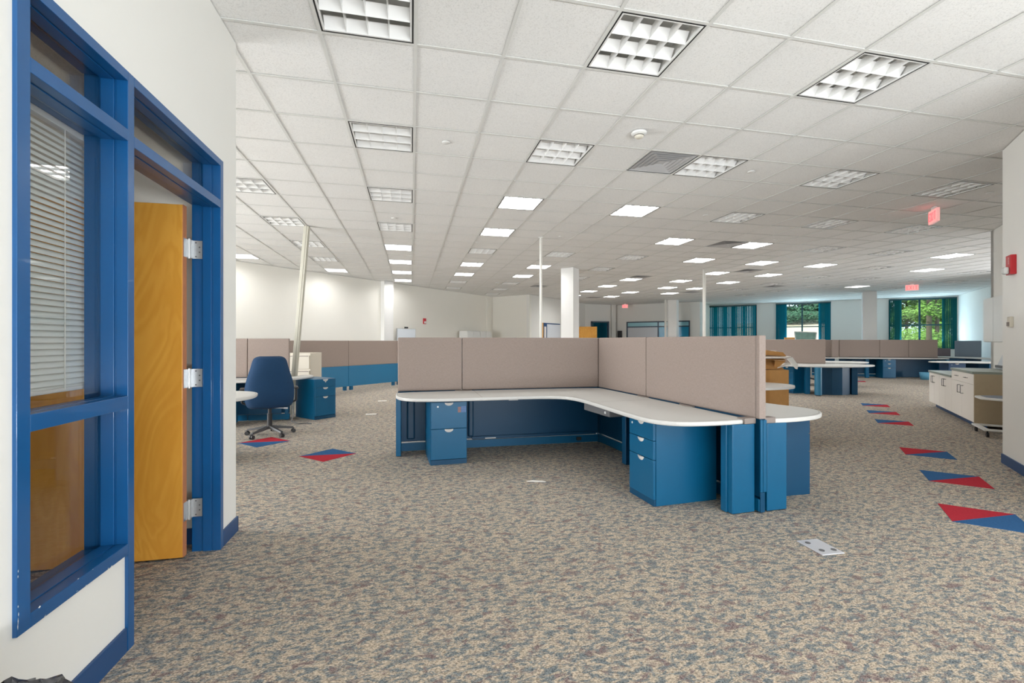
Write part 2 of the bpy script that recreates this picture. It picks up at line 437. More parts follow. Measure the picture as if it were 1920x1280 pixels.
# unseen rear wall; its window openings are made up to let light in
w = MB(); w.box(-1.3, 8.1, -4.1, -4.0, 0, .12); w.box(-1.3, 8.1, -4.1, -4.0, 3.15, CH)
for x in (-1.3, 1.0, 3.3, 5.6, 7.95): w.box(x, x + .12, -4.1, -4.0, .12, 3.15)
struct(w.build('wall_rear', M_wframe))
struct(MB().box(8.0, 8.1, -4, -1.1, 0, CH).build('wall_right_rear', M_wall))

f = MB()
for y in (3.45, 5.5, 7.6): f.box(-9.1, -9.0, y, y + .1, 0, CH)
f.box(-9.1, -9.0, 3.45, 7.85, 0, .08); f.box(-9.1, -9.0, 3.45, 7.85, 3.2, CH)
struct(f.build('wall_left_added_frame', M_wframe))  # made-up window frame, unseen, around the left fill lamps
# ---------------- ceiling tiles and tees
ON = [(2, 10), (5, 10), (2, 13), (-1, 16), (-1, 19), (-1, 22), (-1, 25), (-4, 22), (-7, 19), (2, 19), (2, 22), (5, 19), (5, 22), (8, 13), (11, 13), (11, 22),
      (11, 25), (14, 28), (14, 31), (11, 28), (11, 31), (11, 16), (14, 16), (17, 16), (14, 19), (17, 19), (14, 22), (15, 25), (17, 25), (17, 22), (17, 28),
      (20, 13), (23, 16), (26, 22)]
OFF = [(-1, 4), (2, 4), (5, 4), (-1, 7), (2, 7), (5, 7), (8, 7), (11, 7), (-4, 10), (-1, 10), (-4, 13), (-1, 13), (8, 10), (11, 10), (14, 10), (-4, 16),
       (-4, 19), (2, 16), (5, 16), (8, 16), (8, 19), (2, 25), (2, 28), (5, 25), (5, 28), (5, 31), (14, 13), (17, 13), (20, 19), (23, 22), (20, 25), (23, 25),
       (23, 28), (20, 16), (23, 19), (26, 19), (26, 16), (20, 22), (29, 19), (29, 22), (8, 22)]
VENT = [(4, 7), (10, 13), (11, 21), (15, 18), (18, 27), (21, 23), (7, 26), (13, 32)]
taken = set(ON) | set(OFF) | set(VENT)
def cell(i, j): return ((i + .5 + GX) * G, (j + .5 + GY) * G)
def inroom(x, y):
    return x + y < 40.3 and -9 < x < 27 and -4.6 < y < 26.5 and (y - x) < 17.9 and (x - y) < 17
ct = MB(); tees = set(); cells = []
for i in range(-16, 45):
    for j in range(-8, 44):
        x, y = cell(i, j)
        if not inroom(x, y): continue
        cells.append((i, j))
        if (i, j) in taken: continue
        h = G / 2
        ct.add([(x - h, y - h, CH + .008), (x - h, y + h, CH + .008), (x + h, y + h, CH + .008), (x + h, y - h, CH + .008)], [(0, 1, 2, 3)])
ceil = struct(ct.build('ceiling', M_ceil))
tb = MB(); tg = MB()
imin, imax = -16, 44
for i in range(-16, 46):
    js = [j for (a, j) in cells if a == i or a == i - 1]
    if js:
        x = (i + GX) * G; tb.box(x - .012, x + .012, (min(js) + GY) * G, (max(js) + 1 + GY) * G, CH, CH + .004)
for j in range(-8, 46):
    is_ = [a for (a, b) in cells if b == j or b == j - 1]
    if is_:
        y = (j + GY) * G; tb.box((min(is_) + GX) * G, (max(is_) + 1 + GX) * G, y - .012, y + .012, CH + .0005, CH + .0045)
tb.build('tee_grid', M_tee, ceil)
struct(MB().prism([(-10, -4.2), (9, -4.2), (27, 13), (15.2, 24.8), (12, 27), (-10, 20)], CH + .3, CH + .4).build('ceiling_slab', M_wall))

# ================================================================ CEILING FIXTURES
ordn = ['first', 'second', 'third', 'fourth', 'fifth', 'sixth', 'seventh', 'eighth', 'ninth', 'tenth', 'eleventh', 'twelfth']
def make_light(lit, near):
    t = thing('ceiling_light', '', 'ceiling light')
    h = G / 2 - .013
    f = MB()
    for a in (0, 1):
        s_ = (1 - 2 * a)
        f.box(min(s_ * h, s_ * (h - .010)), max(s_ * h, s_ * (h - .010)), -h, h, 0, .02)
        f.box(-h + .01, h - .01, min(s_ * h, s_ * (h - .010)), max(s_ * h, s_ * (h - .010)), 0, .02)
    f.build('frame', M_dark, t)
    hb = MB(); k = h - .010; top = .11
    hb.add([(-k, -k, 0), (k, -k, 0), (k, k, 0), (-k, k, 0), (-k, -k, top), (k, -k, top), (k, k, top), (-k, k, top)],
           [(4, 7, 6, 5), (0, 4, 5, 1), (1, 5, 6, 2), (2, 6, 7, 3), (3, 7, 4, 0)])
    hb.build('housing', M_fix, t)
    lv = MB(); m0 = k - .012
    # white inner rim and parabolic blades, 4 cells across X and 3 across Y
    for s_ in (-1, 1):
        lv.box(min(s_ * k, s_ * m0), max(s_ * k, s_ * m0), -k, k, .001, .012); lv.box(-m0, m0, min(s_ * k, s_ * m0), max(s_ * k, s_ * m0), .001, .012)
    hh = .030 if lit else .062
    def blade(c, along, half, wt):
        for s_ in (-1, 1):
            if along == 'y':
                vs = [(c, -m0, .002), (c, m0, .002), (c + s_ * wt, m0, hh), (c + s_ * wt, -m0, hh)]
            else:
                vs = [(-m0, c, .002), (m0, c, .002), (m0, c + s_ * wt, hh), (-m0, c + s_ * wt, hh)]
            lv.add(vs, [(0, 1, 2, 3)])
    for q in (-.5, 0, .5): blade(q * m0, 'y', m0, .006)
    for q in (-1 / 3, 1 / 3): blade(q * m0, 'x', m0, .050 if not lit else .02)
    if not lit:
        for s_ in (-1, 1): lv.add([(-m0, s_ * m0, .003), (m0, s_ * m0, .003), (m0, s_ * (m0 - .05), hh), (-m0, s_ * (m0 - .05), hh)], [(0, 1, 2, 3)])
    lv.build('louvre', M_louv, t)
    if lit:
        MB().add([(-m0, -m0, .034), (m0, -m0, .034), (m0, m0, .034), (-m0, m0, .034)], [(0, 3, 2, 1)]).build('diffuser', M_on, t)
    elif near:
        tu = MB()
        for q in (-2 / 3, 0, 2 / 3): tu.cyl((-m0, q * m0, .088), (m0, q * m0, .088), .013, n=10)
        tu.build('tube', M_white, t)
    return t
protos = {True: make_light(True, False), False: make_light(False, True)}
used = {True: False, False: False}
rows = {}
for c in ON + OFF: rows.setdefault(c[1] if c != (15, 25) else 25, []).append(c)
rowkeys = sorted(rows)
for rk in rowkeys:
    r_ = sorted(rows[rk])
    for n, c in enumerate(r_):
        lit = c in ON
        x, y = cell(*c); rn = rowkeys.index(rk)
        state = 'glowing white' if lit else 'unlit louvred'
        rr = 'nearest row' if rn == 0 else ('farthest row' if rn == len(rowkeys) - 1 else ordn[rn] + ' row from the camera')
        cc = 'leftmost' if n == 0 else ('rightmost' if n == len(r_) - 1 else ordn[n] + ' from the left')
        lab = '%s square ceiling light, %s in the %s' % (state, cc, rr)
        if not used[lit]:
            t = protos[lit]; used[lit] = True; t.location = (x, y, CH); t['label'] = lab; t['group'] = 'square recessed ceiling lights'
        else: dup(protos[lit], (x, y, CH), 0, lab, 'square recessed ceiling lights')
# vents
def make_vent():
    t = thing('air_vent', '', 'air vent', group='square grey air vents in the ceiling')
    h = G / 2 - .013
    MB().box(-h, h, -h, h, .012, .02).build('backing_plate', M_vent, t)
    s = MB()
    for k, a in enumerate((.27, .22, .17, .12, .07)):
        for q in (-1, 1):
            s.add([(-a, q * a, .002), (a, q * a, .002), (a - .03, q * (a - .03), .014), (-a + .03, q * (a - .03), .014)], [(0, 1, 2, 3)])
            s.add([(q * a, -a, .002), (q * a, a, .002), (q * (a - .03), a - .03, .014), (q * (a - .03), -a + .03, .014)], [(0, 1, 2, 3)])
    s.build('slat', M_vent, t)
    return t
vt = make_vent()
vlab = ['grey ceiling air vent nearest the camera, touching an unlit light', 'grey ceiling air vent touching a glowing light right of centre', 'grey ceiling air vent above and left of the square column behind the desk row',
        'grey ceiling air vent between two glowing lights beside the right white pole', 'grey ceiling air vent just behind the right white power pole',
        'grey ceiling air vent above the first teal blinds window', 'grey ceiling air vent behind the middle white power pole', 'grey ceiling air vent farthest back near the glowing exit sign']
for n, c in enumerate(VENT):
    x, y = cell(*c)
    if n == 0: vt.location = (x, y, CH); vt['label'] = vlab[0]
    else: dup(vt, (x, y, CH), 0, vlab[n])
# sprinkler covers and detectors
SP = [((.34, 4.68), 'flat white sprinkler cover on the ceiling between the two nearest middle lights'), ((3.95, 4.71), 'flat white sprinkler cover right of the unlit light beside the grey vent'),
      ((4.6, 6.5), 'flat white sprinkler cover right of the nearest pair of glowing lights'), ((-.29, 7.75), 'flat white sprinkler cover above the fourth unlit light of the left column'),
      ((2.8, 8.4), 'flat white sprinkler cover beside the top of the middle power pole'), ((7.68, 4.68), 'flat white sprinkler cover above the nearer exit sign at right'),
      ((7.05, 7.75), 'flat white sprinkler cover behind the glowing light right of centre'), ((11.33, 7.73), 'flat white sprinkler cover near the rightmost glowing light')]
for n, ((x, y), lab) in enumerate(SP):
    o = MB().lathe([(0, -.006), (.035, -.006), (.042, -.002), (.042, .001)], 18).build('sprinkler_cover', M_white, smooth=True)
    o.location = (x, y, CH); tag(o, lab, 'sprinkler', 'sprinkler covers on the ceiling')
def detector(x, y, lab):
    t = thing('smoke_detector', lab, 'smoke detector', (x, y, CH))
    MB().lathe([(0, -.022), (.06, -.022), (.072, -.012), (.075, 0)], 24).build('base', M_white, t, smooth=True)
    MB().lathe([(0, -.050), (.03, -.050), (.045, -.036), (.045, -.022)], 20).build('sensor_head', mat('ivory_plastic', (.74, .70, .60), .5), t, smooth=True)
    MB().lathe([(.046, -.034), (.0475, -.032), (.0475, -.028), (.046, -.026)], 20).build('grille', M_seam, t)
detector(2.15, 4.06, 'round cream smoke detector on the ceiling nearest the camera')
detector(2.90, 15.6, 'small round smoke detector high in the back left of the ceiling')

# ================================================================ LEFT FRAME: WINDOW AND DOOR
def rail(mb, y0, y1, z0, z1, vertical):
    """frame member: face section, groove, deeper section"""
    mb.box(-1.196, -1.153, y0, y1, z0, z1)
    g = .004
    if vertical: mb.box(-1.204, -1.196, y0 + g, y1 - g, z0, z1); mb.box(-1.252, -1.204, y0 - .0, y1 + .0, z0, z1); mb.box(-1.315, -1.252, y0 + .010, y1 - .010, z0, z1)
    else: mb.box(-1.204, -1.196, y0, y1, z0 + g, z1 - g); mb.box(-1.252, -1.204, y0, y1, z0, z1); mb.box(-1.315, -1.252, y0, y1, z0 + .010, z1 - .010)
W1 = sframe('window_1', (0, 0, 0), 0)
f = MB()
rail(f, 1.652, 1.702, .402, 2.412, True)
rail(f, 1.702, 2.200, .402, .447, False)
rail(f, 1.702, 2.200, 1.008, 1.062, False)
rail(f, 1.702, 2.200, 2.122, 2.170, False)
rail(f, 1.702, 2.200, 2.372, 2.412, False)
f.build('frame', M_blue, W1, bevel=.0015)
for z0, z1 in ((.447, 1.008), (1.062, 2.122), (2.170, 2.372)):
    MB().box(-1.262, -1.256, 1.700, 2.202, z0, z1).build('pane', M_glass, W1)
random.seed(8); pc_ = MB()
for _ in range(16):
    y = random.uniform(1.72, 2.18) if random.random() < .7 else random.uniform(1.653, 1.657); z = random.choice((.403, .445)) + random.uniform(0, .006) if y > 1.7 else random.uniform(.41, .62)
    a, b = random.uniform(.002, .006), random.uniform(.001, .004)
    if y < 1.7: a, b = .0015, a * 2
    pc_.add([(-1.1522, y - a, z), (-1.1522, y, z - b), (-1.1522, y + a, z), (-1.1522, y + a * .2, z + b)], [(0, 1, 2, 3)])
pc_.build('paint_chips', M_paper, W1, label='white paint chips on the blue frame')
D1 = sframe('door_1', (0, 0, 0), 0)
f = MB()
rail(f, 2.200, 2.244, 0, 2.412, True)
rail(f, 3.143, 3.186, 0, 2.412, True)
rail(f, 2.244, 3.143, 2.112, 2.160, False)
rail(f, 2.244, 3.143, 2.372, 2.412, False)
f.build('frame', M_blue, D1, bevel=.0015)
MB().box(-1.262, -1.256, 2.242, 3.145, 2.160, 2.372).build('transom_pane', M_glass, D1)
lf = MB().box(-2.21, -1.322, 3.052, 3.096, .012, 2.095).build('door_leaf', M_wood, D1, bevel=.002)
MB().box(-1.3225, -1.3185, 3.053, 3.095, .012, 2.095).build('leaf_edge', M_woodedge, D1, label='reddish raw edge of the birch door')
MB().box(-2.16, -2.06, 3.018, 3.052, 1.0, 1.012).build('lever_handle', M_steel, lf)
for z in (.275, 1.065, 1.846):
    h = MB()
    h.box(-1.3185, -1.3165, 3.056, 3.094, z - .055, z + .055)
    h.cyl((-1.311, 3.106, z - .06), (-1.311, 3.106, z + .06), .0075, n=12)
    h.box(-1.306, -1.252, 3.134, 3.1385, z - .055, z + .055)
    h.box(-1.3175, -1.309, 3.094, 3.108, z - .055, z + .055)
    h.box(-1.312, -1.300, 3.106, 3.136, z - .055, z + .055)
    hh = h.build('hinge', M_steel, D1)
    sc_ = MB()
    for dz, xx in ((-.042, -1.285), (.042, -1.285), (-.015, -1.265), (.015, -1.265)): sc_.cyl((xx, 3.134, z + dz), (xx, 3.1325, z + dz), .0045, n=10)
    sc_.build('screws', M_grey, hh)
OL = thing('ceiling_light', 'unseen glowing ceiling light added inside the small office behind the blue frame', 'ceiling light', (-3.2, 1.6, 2.735))  # made-up lamp, added to brighten the office interior
MB().box(-.3, .3, -.3, .3, -.03, 0).build('housing', M_fix, OL); MB().box(-.27, .27, -.27, .27, -.034, -.031).build('diffuser', mat('office_fill_panel', (1, .96, .88), .5, emit=6), OL)
# horizontal blind behind the upper pane
B_ = thing('horizontal_blind', 'white horizontal slat blind hanging behind the blue framed office window', 'blind', (-1.335, 1.95, 0))
hr = MB().box(-.014, .016, -.36, .325, 2.112, 2.148).build('headrail', M_white, B_, bevel=.002)
s = MB(); z = 2.10
while z > 1.115:
    n = 5
    for k in range(n):
        a0, a1 = k / n, (k + 1) / n
        def P_(a): return (-.009 + .018 * a, z - .0245 * a + .004 * math.sin(math.pi * a))
        x0, z0 = P_(a0); x1, z1 = P_(a1)
        s.add([(x0, -.36, z0), (x1, -.36, z1), (x1, .318, z1), (x0, .318, z0)], [(0, 1, 2, 3)])
    z -= .0233
s.build('slats', M_blind, B_, smooth=True)
MB().box(-.012, .014, -.36, .335, 1.092, 1.108).build('bottom_rail', M_white, B_, bevel=.004)
MB().cyl((.014, .165, 1.10), (.014, .165, 2.12), .0018, n=6).build('ladder_cord', M_white, B_)
for y in (-.205, -.075):
    br = MB(); br.box(.016, .020, y, y + .045, 2.085, 2.155); br.box(-.01, .016, y, y + .045, 2.149, 2.156)
    br.build('bracket', M_ltgrey, hr)
# waste bin bottom left
tb_ = thing('waste_bin', 'bin with a crumpled black liner folded over its rim beside the office wall', 'waste bin', (-.95, 1.205, 0)); tb_.scale = (1.36, 1.36, 1.385)
MB().lathe([(0, .004), (.10, .004), (.125, .29), (.118, .29), (.095, .012), (0, .012)], 28).build('bucket', M_grey, tb_, smooth=True)
random.seed(3)
vs = []; fs = []; n = 90; prof = [(.130, .13), (.138, .20), (.143, .265), (.139, .312), (.126, .320), (.114, .29), (.106, .18)]
for i in range(n):
    t = 2 * math.pi * i / n
    cr = math.sin(t * 23) * .5 + math.sin(t * 37 + 1) * .4 + math.sin(t * 11 + 2) * .5
    for k, (r, zz) in enumerate(prof):
        a = .0045 * math.sin(t * 31 + k * 1.3) + .004 * math.sin(t * 17 - k * 2.1)
        vs.append(((r + a + .002 * cr) * math.cos(t + .05 * math.sin(k * 2)), (r + a + .002 * cr) * math.sin(t + .05 * math.sin(k * 2)), zz + .004 * cr + random.uniform(-.0035, .0035)))
m_ = len(prof)
for i in range(n):
    j = (i + 1) % n
    for k in range(m_ - 1): fs.append((i * m_ + k, j * m_ + k, j * m_ + k + 1, i * m_ + k + 1))
MB().add(vs, fs).build('bin_liner', mat('black_liner_film', (.05, .05, .056), .2, spec=.9), tb_, smooth=True)

# ================================================================ WORKSTATION BUILDERS
def panel(label, a, b, z0=.705, z1=1.33, th=.06, lower=True, fab=None, group='taupe fabric partition panels', kick=True, endcap=False, blue_band=None):
    """partition panel standing on the floor between plan points a and b"""
    L = dist(a, b); t = thing('partition_panel', label, 'partition', (a[0], a[1], 0), angle(a, b), group)
    h = th / 2; g = .003
    MB().box(.036 if endcap else g, L - g, -h, h, z0, z1).build('fabric_screen', fab or M_fab, t, bevel=.012, seg=3)
    if lower:
        MB().box(g, L - g, -h * .72, h * .72, .12, z0).build('metal_skirt', M_teal2 if blue_band is None else blue_band, t, bevel=.004)
        if kick:
            MB().box(g, L - g, -h, h, .012, .105).build('kick_plate', M_teal, t, bevel=.004)
    if endcap:
        MB().box(-.004, .029, -h - .001, h + .001, z0, z1 + .002).build('end_trim', M_fab, t, bevel=.006)
        MB().box(.028, .037, -h * .8, h * .8, z0, z1 - .004).build('end_gap', M_brown, t)
    return t

def half_disc_pull(mb, x, y, z, r=.030, n=10, s=.018):
    """half-moon pull hanging below a drawer's top edge, facing local -y"""
    pts = [(x + r * math.cos(math.pi + math.pi * k / n), z + r * .72 * math.sin(math.pi + math.pi * k / n)) for k in range(n + 1)]
    vs = [(p[0], y, p[1]) for p in pts] + [(x, y - s, z - .004)]
    top = [(x - r, y, z), (x + r, y, z)]
    o = len(pts)
    fs = [(k, k + 1, o) for k in range(o - 1)] + [(0, o, o - 1)]
    mb.add(vs, fs)

def pedestal(label, corner, rz, wd=.385, dp=.57, ht=.655, drawers=(.31, .31), lock_at=.2, group='blue metal drawer pedestals', lbl=False, m=None, lockside=-1):
    """corner = front-left floor corner; local x to the right along the front, y to the back"""
    m = m or M_teal
    t = thing('drawer_pedestal', label, 'drawer pedestal', (corner[0], corner[1], 0), rz, group)
    MB().box(0, wd, .022, dp, .0, ht).build('body', m, t, bevel=.002)
    MB().box(.004, wd - .004, .004, .03, .0, .05).build('plinth', M_teal2, t)
    z = ht - .004
    for n, dh in enumerate(drawers):
        d = MB().box(.006, wd - .006, 0, .022, z - dh + .004, z).build('drawer', m, t, bevel=.003)
        hb = MB(); half_disc_pull(hb, wd * .5, -.001, z - .001 if n else z - .004, .046)
        hb.build('handle', M_handle, d)
        if n == 0:
            MB().cyl((wd * lock_at, -.004, z - .045), (wd * lock_at, .002, z - .045), .009, n=14).build('lock', M_white, d)
            if lbl:
                st = MB()
                for i in range(6): st.box(.285, .318, -.0012, 0, z - .06 - i * .010, z - .054 - i * .010)
                st.build('sticker', mat('faded_label_print', (.40, .17, .10), .6), d)
                st = MB()
                for i in range(5): st.box(.322, .372, -.0012, 0, z - .053 - i * .013, z - .050 - i * .013)
                for i in range(4): st.box(.324 + i * .013, .3265 + i * .013, -.0012, 0, z - .115, z - .053)
                st.build('sticker', mat('blue_label_print', (.22, .30, .62), .6), d)
        z -= dh
    return t

def worktop(label, outline, seams=(), zt=.70, th=.035, group=None, it=2, mat_top=None):
    t = thing('worktop', label, 'desk', (0, 0, 0), 0, group)
    pts = smooth_closed(outline, it)
    MB().prism(pts, zt - th, zt).build('top', mat_top or M_lam, t, bevel=.012, seg=3)
    # thin dark inlay line where the edge band meets the laminate
    n = len(pts); a = sum(pts[i][0] * pts[(i + 1) % n][1] - pts[(i + 1) % n][0] * pts[i][1] for i in range(n)); sg = 1 if a > 0 else -1
    ins = []
    for off in (.016, .019):
        q = []
        for i in range(n):
            p0, p1, p2 = pts[i - 1], pts[i], pts[(i + 1) % n]
            tx, ty = p2[0] - p0[0], p2[1] - p0[1]; l = math.hypot(tx, ty) or 1
            q.append((p1[0] - sg * ty / l * off, p1[1] + sg * tx / l * off))
        ins.append(q)
    vs = [(x, y, zt + .0006) for x, y in ins[0]] + [(x, y, zt + .0006) for x, y in ins[1]]
    MB().add(vs, [(i, (i + 1) % n, n + (i + 1) % n, n + i) for i in range(n)]).build('edge_inlay', M_seam, t)
    for (p, q) in seams:
        L = dist(p, q); s = MB(); s.M = Matrix.Translation((p[0], p[1], 0)) @ Matrix.Rotation(angle(p, q), 4, 'Z')
        s.box(0, L, -.0012, .0012, zt, zt + .0006); s.build('seam', M_brown, t)
    return t

def leg(parent, p, rz, wd, dp, ht=.665, m=None, name='leg', z0=.006, bevel=.006):
    mb = MB(); mb.M = Matrix.Translation((p[0], p[1], 0)) @ Matrix.Rotation(rz, 4, 'Z')
    mb.box(0, wd, 0, dp, z0, ht); return mb.build(name, m or M_teal, parent, bevel=bevel)

# ================================================================ MAIN WORKSTATION
S0 = (2.567, 2.945); S1 = (2.345, 5.475); B0 = (-.160, 5.47)
sa_ = angle(S0, S1)
def onS(s): return (S0[0] + (S1[0] - S0[0]) * s, S0[1] + (S1[1] - S0[1]) * s)
js = 1.468 / dist(S0, S1)
Bj = (.585, 5.475)
panel('left section of taupe fabric partition behind the large L-shaped desk', B0, Bj, endcap=False)
panel('long middle section of taupe partition behind the large L-shaped desk', Bj, (2.322, 5.475))
panel('far section of the taupe partition running along the right arm of the L-shaped desk', onS(js), (2.350, 5.445))
panel('near right end section of taupe partition, its edge facing the camera', S0, onS(js), endcap=True)
MT = worktop('large L-shaped pale grey desk top on blue legs in the middle of the room',
    [(-.172, 5.44), (-.175, 5.25), (-.165, 5.02), (-.05, 4.80), (.22, 4.73), (.55, 4.725), (1.0, 4.725), (1.32, 4.735), (1.60, 4.66), (1.685, 4.40), (1.70, 4.0), (1.715, 3.45),
     (1.75, 3.12), (1.90, 2.98), (2.15, 2.955), (2.40, 2.97), (2.49, 2.99), (2.50, 3.06), (2.335, 5.30), (2.30, 5.44)], seams=(((.72, 4.74), (.72, 5.43)), ((1.66, 4.14), (2.42, 4.20))))
leg(MT, (-.172, 5.235), 0, .055, .20, .668, name='end_leg')
leg(MT, (2.318, 2.955), R(4), .205, .085, .668, name='end_leg')
leg(MT, (2.30, 3.0), R(4), .03, .06, .668, name='bracket')
leg(MT, (2.165, 4.37), R(4), .05, .08, .665, name='support_leg', m=M_teal2)
# taupe corner clip between worktop and partition end
c_ = MB(); c_.M = Matrix.Translation((2.425, 2.958, 0)) @ Matrix.Rotation(R(4), 4, 'Z'); c_.box(0, .105, 0, .075, .668, .712); c_.build('end_clip', M_brown, MT, bevel=.005)
pc = thing('corner_post', 'slim taupe corner post where the two partitions of the large desk meet', 'post', (2.352, 5.478, 0), R(4))
MB().box(-.031, .031, -.031, .031, .705, 1.328).build('fabric_cover', M_fab, pc, bevel=.006); MB().box(-.028, .028, -.028, .028, 0, .704).build('metal_core', M_teal2, pc)
# cable caps
for (x, y, rz) in ((.60, 5.442, 0), (2.405, 4.44, R(95)), (2.463, 3.74, R(95))):
    g = MB(); g.M = Matrix.Translation((x, y, 0)) @ Matrix.Rotation(rz, 4, 'Z')
    pts = [(.10 * math.cos(math.pi + math.pi * k / 12) * (1.0), .045 * math.sin(math.pi + math.pi * k / 12)) for k in range(13)]
    if rz: pts = [(px_, -py_) for px_, py_ in pts]
    g.prism(pts, .700, .706); g.build('cable_cap', M_brown, MT)
# pencil drawer under the corner
pd = MB(); pd.M = Matrix.Translation((1.725, 4.42, 0)) @ Matrix.Rotation(R(-84), 4, 'Z')
pd.box(0, .50, 0, .35, .585, .658); pdo = pd.build('pencil_drawer', M_grey, MT, bevel=.006)
lk = MB(); lk.M = pd.M; lk.cyl((.43, -.004, .62), (.43, .004, .62), .013, n=12); lk.build('lock', M_white, pdo)
# paper tab under the worktop
MB().box(1.02, 1.12, 4.80, 4.82, .652, .664).build('latch', M_white, MT)
pedestal('two-drawer blue pedestal under the left arm of the large desk, stickers on its top drawer', (.188, 4.795), R(3.5), wd=.385, drawers=(.28, .32), lock_at=.2, lbl=True)
pedestal('three-drawer blue pedestal under the near right arm of the large desk', (1.813, 3.60), R(-86), wd=.365, dp=.585, drawers=(.145, .15, .31), lock_at=.15)
# parts of the back panel lower face : cable channel with outlet
ch = thing('cable_channel', 'dark horizontal cable channel along the foot of the desk partition', 'cable channel', (0, 0, 0))
MB().box(.70, 2.28, 5.425, 5.442, .115, .150).build('channel', M_teal2, ch, bevel=.004)
MB().box(.86, .99, 5.421, 5.426, .120, .130).build('label_strip', M_white, ch)
MB().box(2.02, 2.08, 5.415, 5.443, .045, .085).build('outlet', M_black, ch, bevel=.003)
# recessed vertical grooves in the skirt beside the left pedestal
gr = thing('cable_cover', 'rounded dark vertical cable cover on the partition left of the pedestal', 'cable cover', (0, 0, 0))
MB().box(-.055, .035, 5.405, 5.446, .15, .60).build('cover', mat('deep_teal_enamel', (.002, .05, .11), .45), gr, bevel=.02, seg=3)
gr2 = thing('cable_cover', 'rounded dark vertical cable cover on the partition right of the pedestal', 'cable cover', (0, 0, 0))
MB().box(.655, .72, 5.405, 5.446, .15, .60).build('cover', MATS['deep_teal_enamel'], gr2, bevel=.02, seg=3)
# end post under the partition's near end
ep = thing('panel_post', 'slim blue end post below the near edge of the taupe partition', 'post', (S0[0], S0[1], 0), sa_)
MB().box(-.014, .0, -.029, .002, .16, .70).build('post_cover', M_teal, ep, bevel=.003)
MB().box(-.014, .0, .006, .029, .16, .70).build('post_cover', M_teal, ep, bevel=.003)
MB().box(-.004, .0, -.022, .022, .006, .155).build('foot', M_teal2, ep, bevel=.002)

# mirrored desk on the right of the partition
MR = worktop('pale grey desk top with rounded end on the far side of the central partition',
    [(2.625, 3.0), (2.62, 2.97), (2.80, 2.96), (3.08, 3.0), (3.28, 3.10), (3.41, 3.26), (3.40, 3.45), (3.30, 3.72), (3.24, 4.2), (3.34, 4.62), (3.62, 4.90), (4.2, 4.93), (4.62, 4.95), (4.90, 5.03), (5.06, 5.24), (5.02, 5.52), (4.8, 5.74), (4.4, 5.80),
     (2.45, 5.75), (2.40, 5.5)])
leg(MR, (2.618, 2.955), R(3), .185, .085, .668, name='end_leg')
leg(MR, (4.12, 5.05), 0, .06, .55, .668, name='support_panel')
c_ = MB(); c_.M = Matrix.Translation((2.600, 2.955, 0)) @ Matrix.Rotation(R(3), 4, 'Z'); c_.box(0, .10, 0, .07, .668, .712); c_.build('end_clip', M_brown, MR, bevel=.005)
pedestal('dark blue three-drawer pedestal behind the partition end, drawers facing right', (3.285, 3.225), R(90), wd=.385, dp=.5, drawers=(.145, .15, .31), m=M_teal2)
pedestal('dark blue pedestal under the far rounded desk end beside the cardboard box', (3.70, 5.12), R(2), wd=.385, dp=.5, drawers=(.145, .15, .31), m=M_teal2)

# cardboard boxes behind that desk
bx = thing('cardboard_box', 'tall open brown cardboard box filled with crumpled cardboard and papers', 'box', (5.284, 6.16, 0), R(-12.4))
MB().box(-.42, .32, -.28, .28, 0, .855).build('carton', M_cardb, bx, bevel=.003)
MB().box(-.02, .03, -.2825, -.28, 0, .855).build('tape', mat('brown_tape', (.40, .19, .05), .35), bx)
r_ = MB()
def flap(mb, pts, th=.006):
    p = [Vector(q) for q in pts]; n = (p[1] - p[0]).cross(p[2] - p[0]).normalized() * th
    k = len(p); mb.add([tuple(q) for q in p] + [tuple(q + n) for q in p], [tuple(range(k))[::-1], tuple(range(k, 2 * k))] + [(i, (i + 1) % k, k + (i + 1) % k, k + i) for i in range(k)])
flap(r_, [(-.30, -.26, .86), (.16, -.24, .87), (.19, -.10, 1.00), (-.22, -.12, 1.06)])
flap(r_, [(-.10, -.27, .87), (.28, -.22, .855), (.20, -.1, .99)])
r_.build('flap', M_cardb, bx)
r_ = MB(); flap(r_, [(-.36, -.27, .87), (-.20, -.28, .88), (-.10, -.25, .92), (-.32, -.2, .95)]); flap(r_, [(.14, -.29, .88), (.36, -.31, .94), (.34, -.22, .96), (.2, -.2, .89)])
r_.build('torn_flap', M_paper, bx)
b2 = thing('cardboard_tray', 'flattened brown cardboard tray tipped on top of the tall box', 'box', (5.284, 6.16, 0), R(-12.4))
MB().add([(-.42, -.25, 1.10), (.30, -.25, 1.06), (.32, .25, 1.06), (-.42, .25, 1.10), (-.42, -.30, 1.20), (.22, -.30, 1.12), (.30, .28, 1.14), (-.42, .3, 1.25)],
         [(0, 3, 2, 1), (0, 1, 5, 4), (1, 2, 6, 5), (2, 3, 7, 6), (3, 0, 4, 7)]).build('tray', M_cardb, b2)
flp = MB(); flap(flp, [(-.42, -.30, 1.02), (.24, -.33, 1.00), (.30, -.1, 1.05), (-.42, -.1, 1.07)]); flap(flp, [(.10, -.30, 1.0), (.26, -.30, .99), (.17, -.22, .86), (.14, -.2, .88)])
flp.build('flap', M_cardb, b2)
st_ = MB(); st_.box(-.36, .18, -.20, .12, 1.105, 1.14); so = st_.build('paper_stack', M_paper, bevel=.003)
so.location = (5.284, 6.16, 0); so.rotation_euler = (0, 0, R(-12.4)); tag(so, 'stack of white papers lying in the tray on the tall cardboard box', 'papers')
sh = MB(); flap(sh, [(-.36, -.36, 1.03), (.16, -.40, 1.035), (.34, -.30, 1.05), (.30, -.12, 1.07), (-.36, -.1, 1.07)]); flap(sh, [(.22, -.40, 1.03), (.36, -.30, 1.05), (.44, -.31, .93), (.40, -.36, .87), (.36, -.38, .88)])
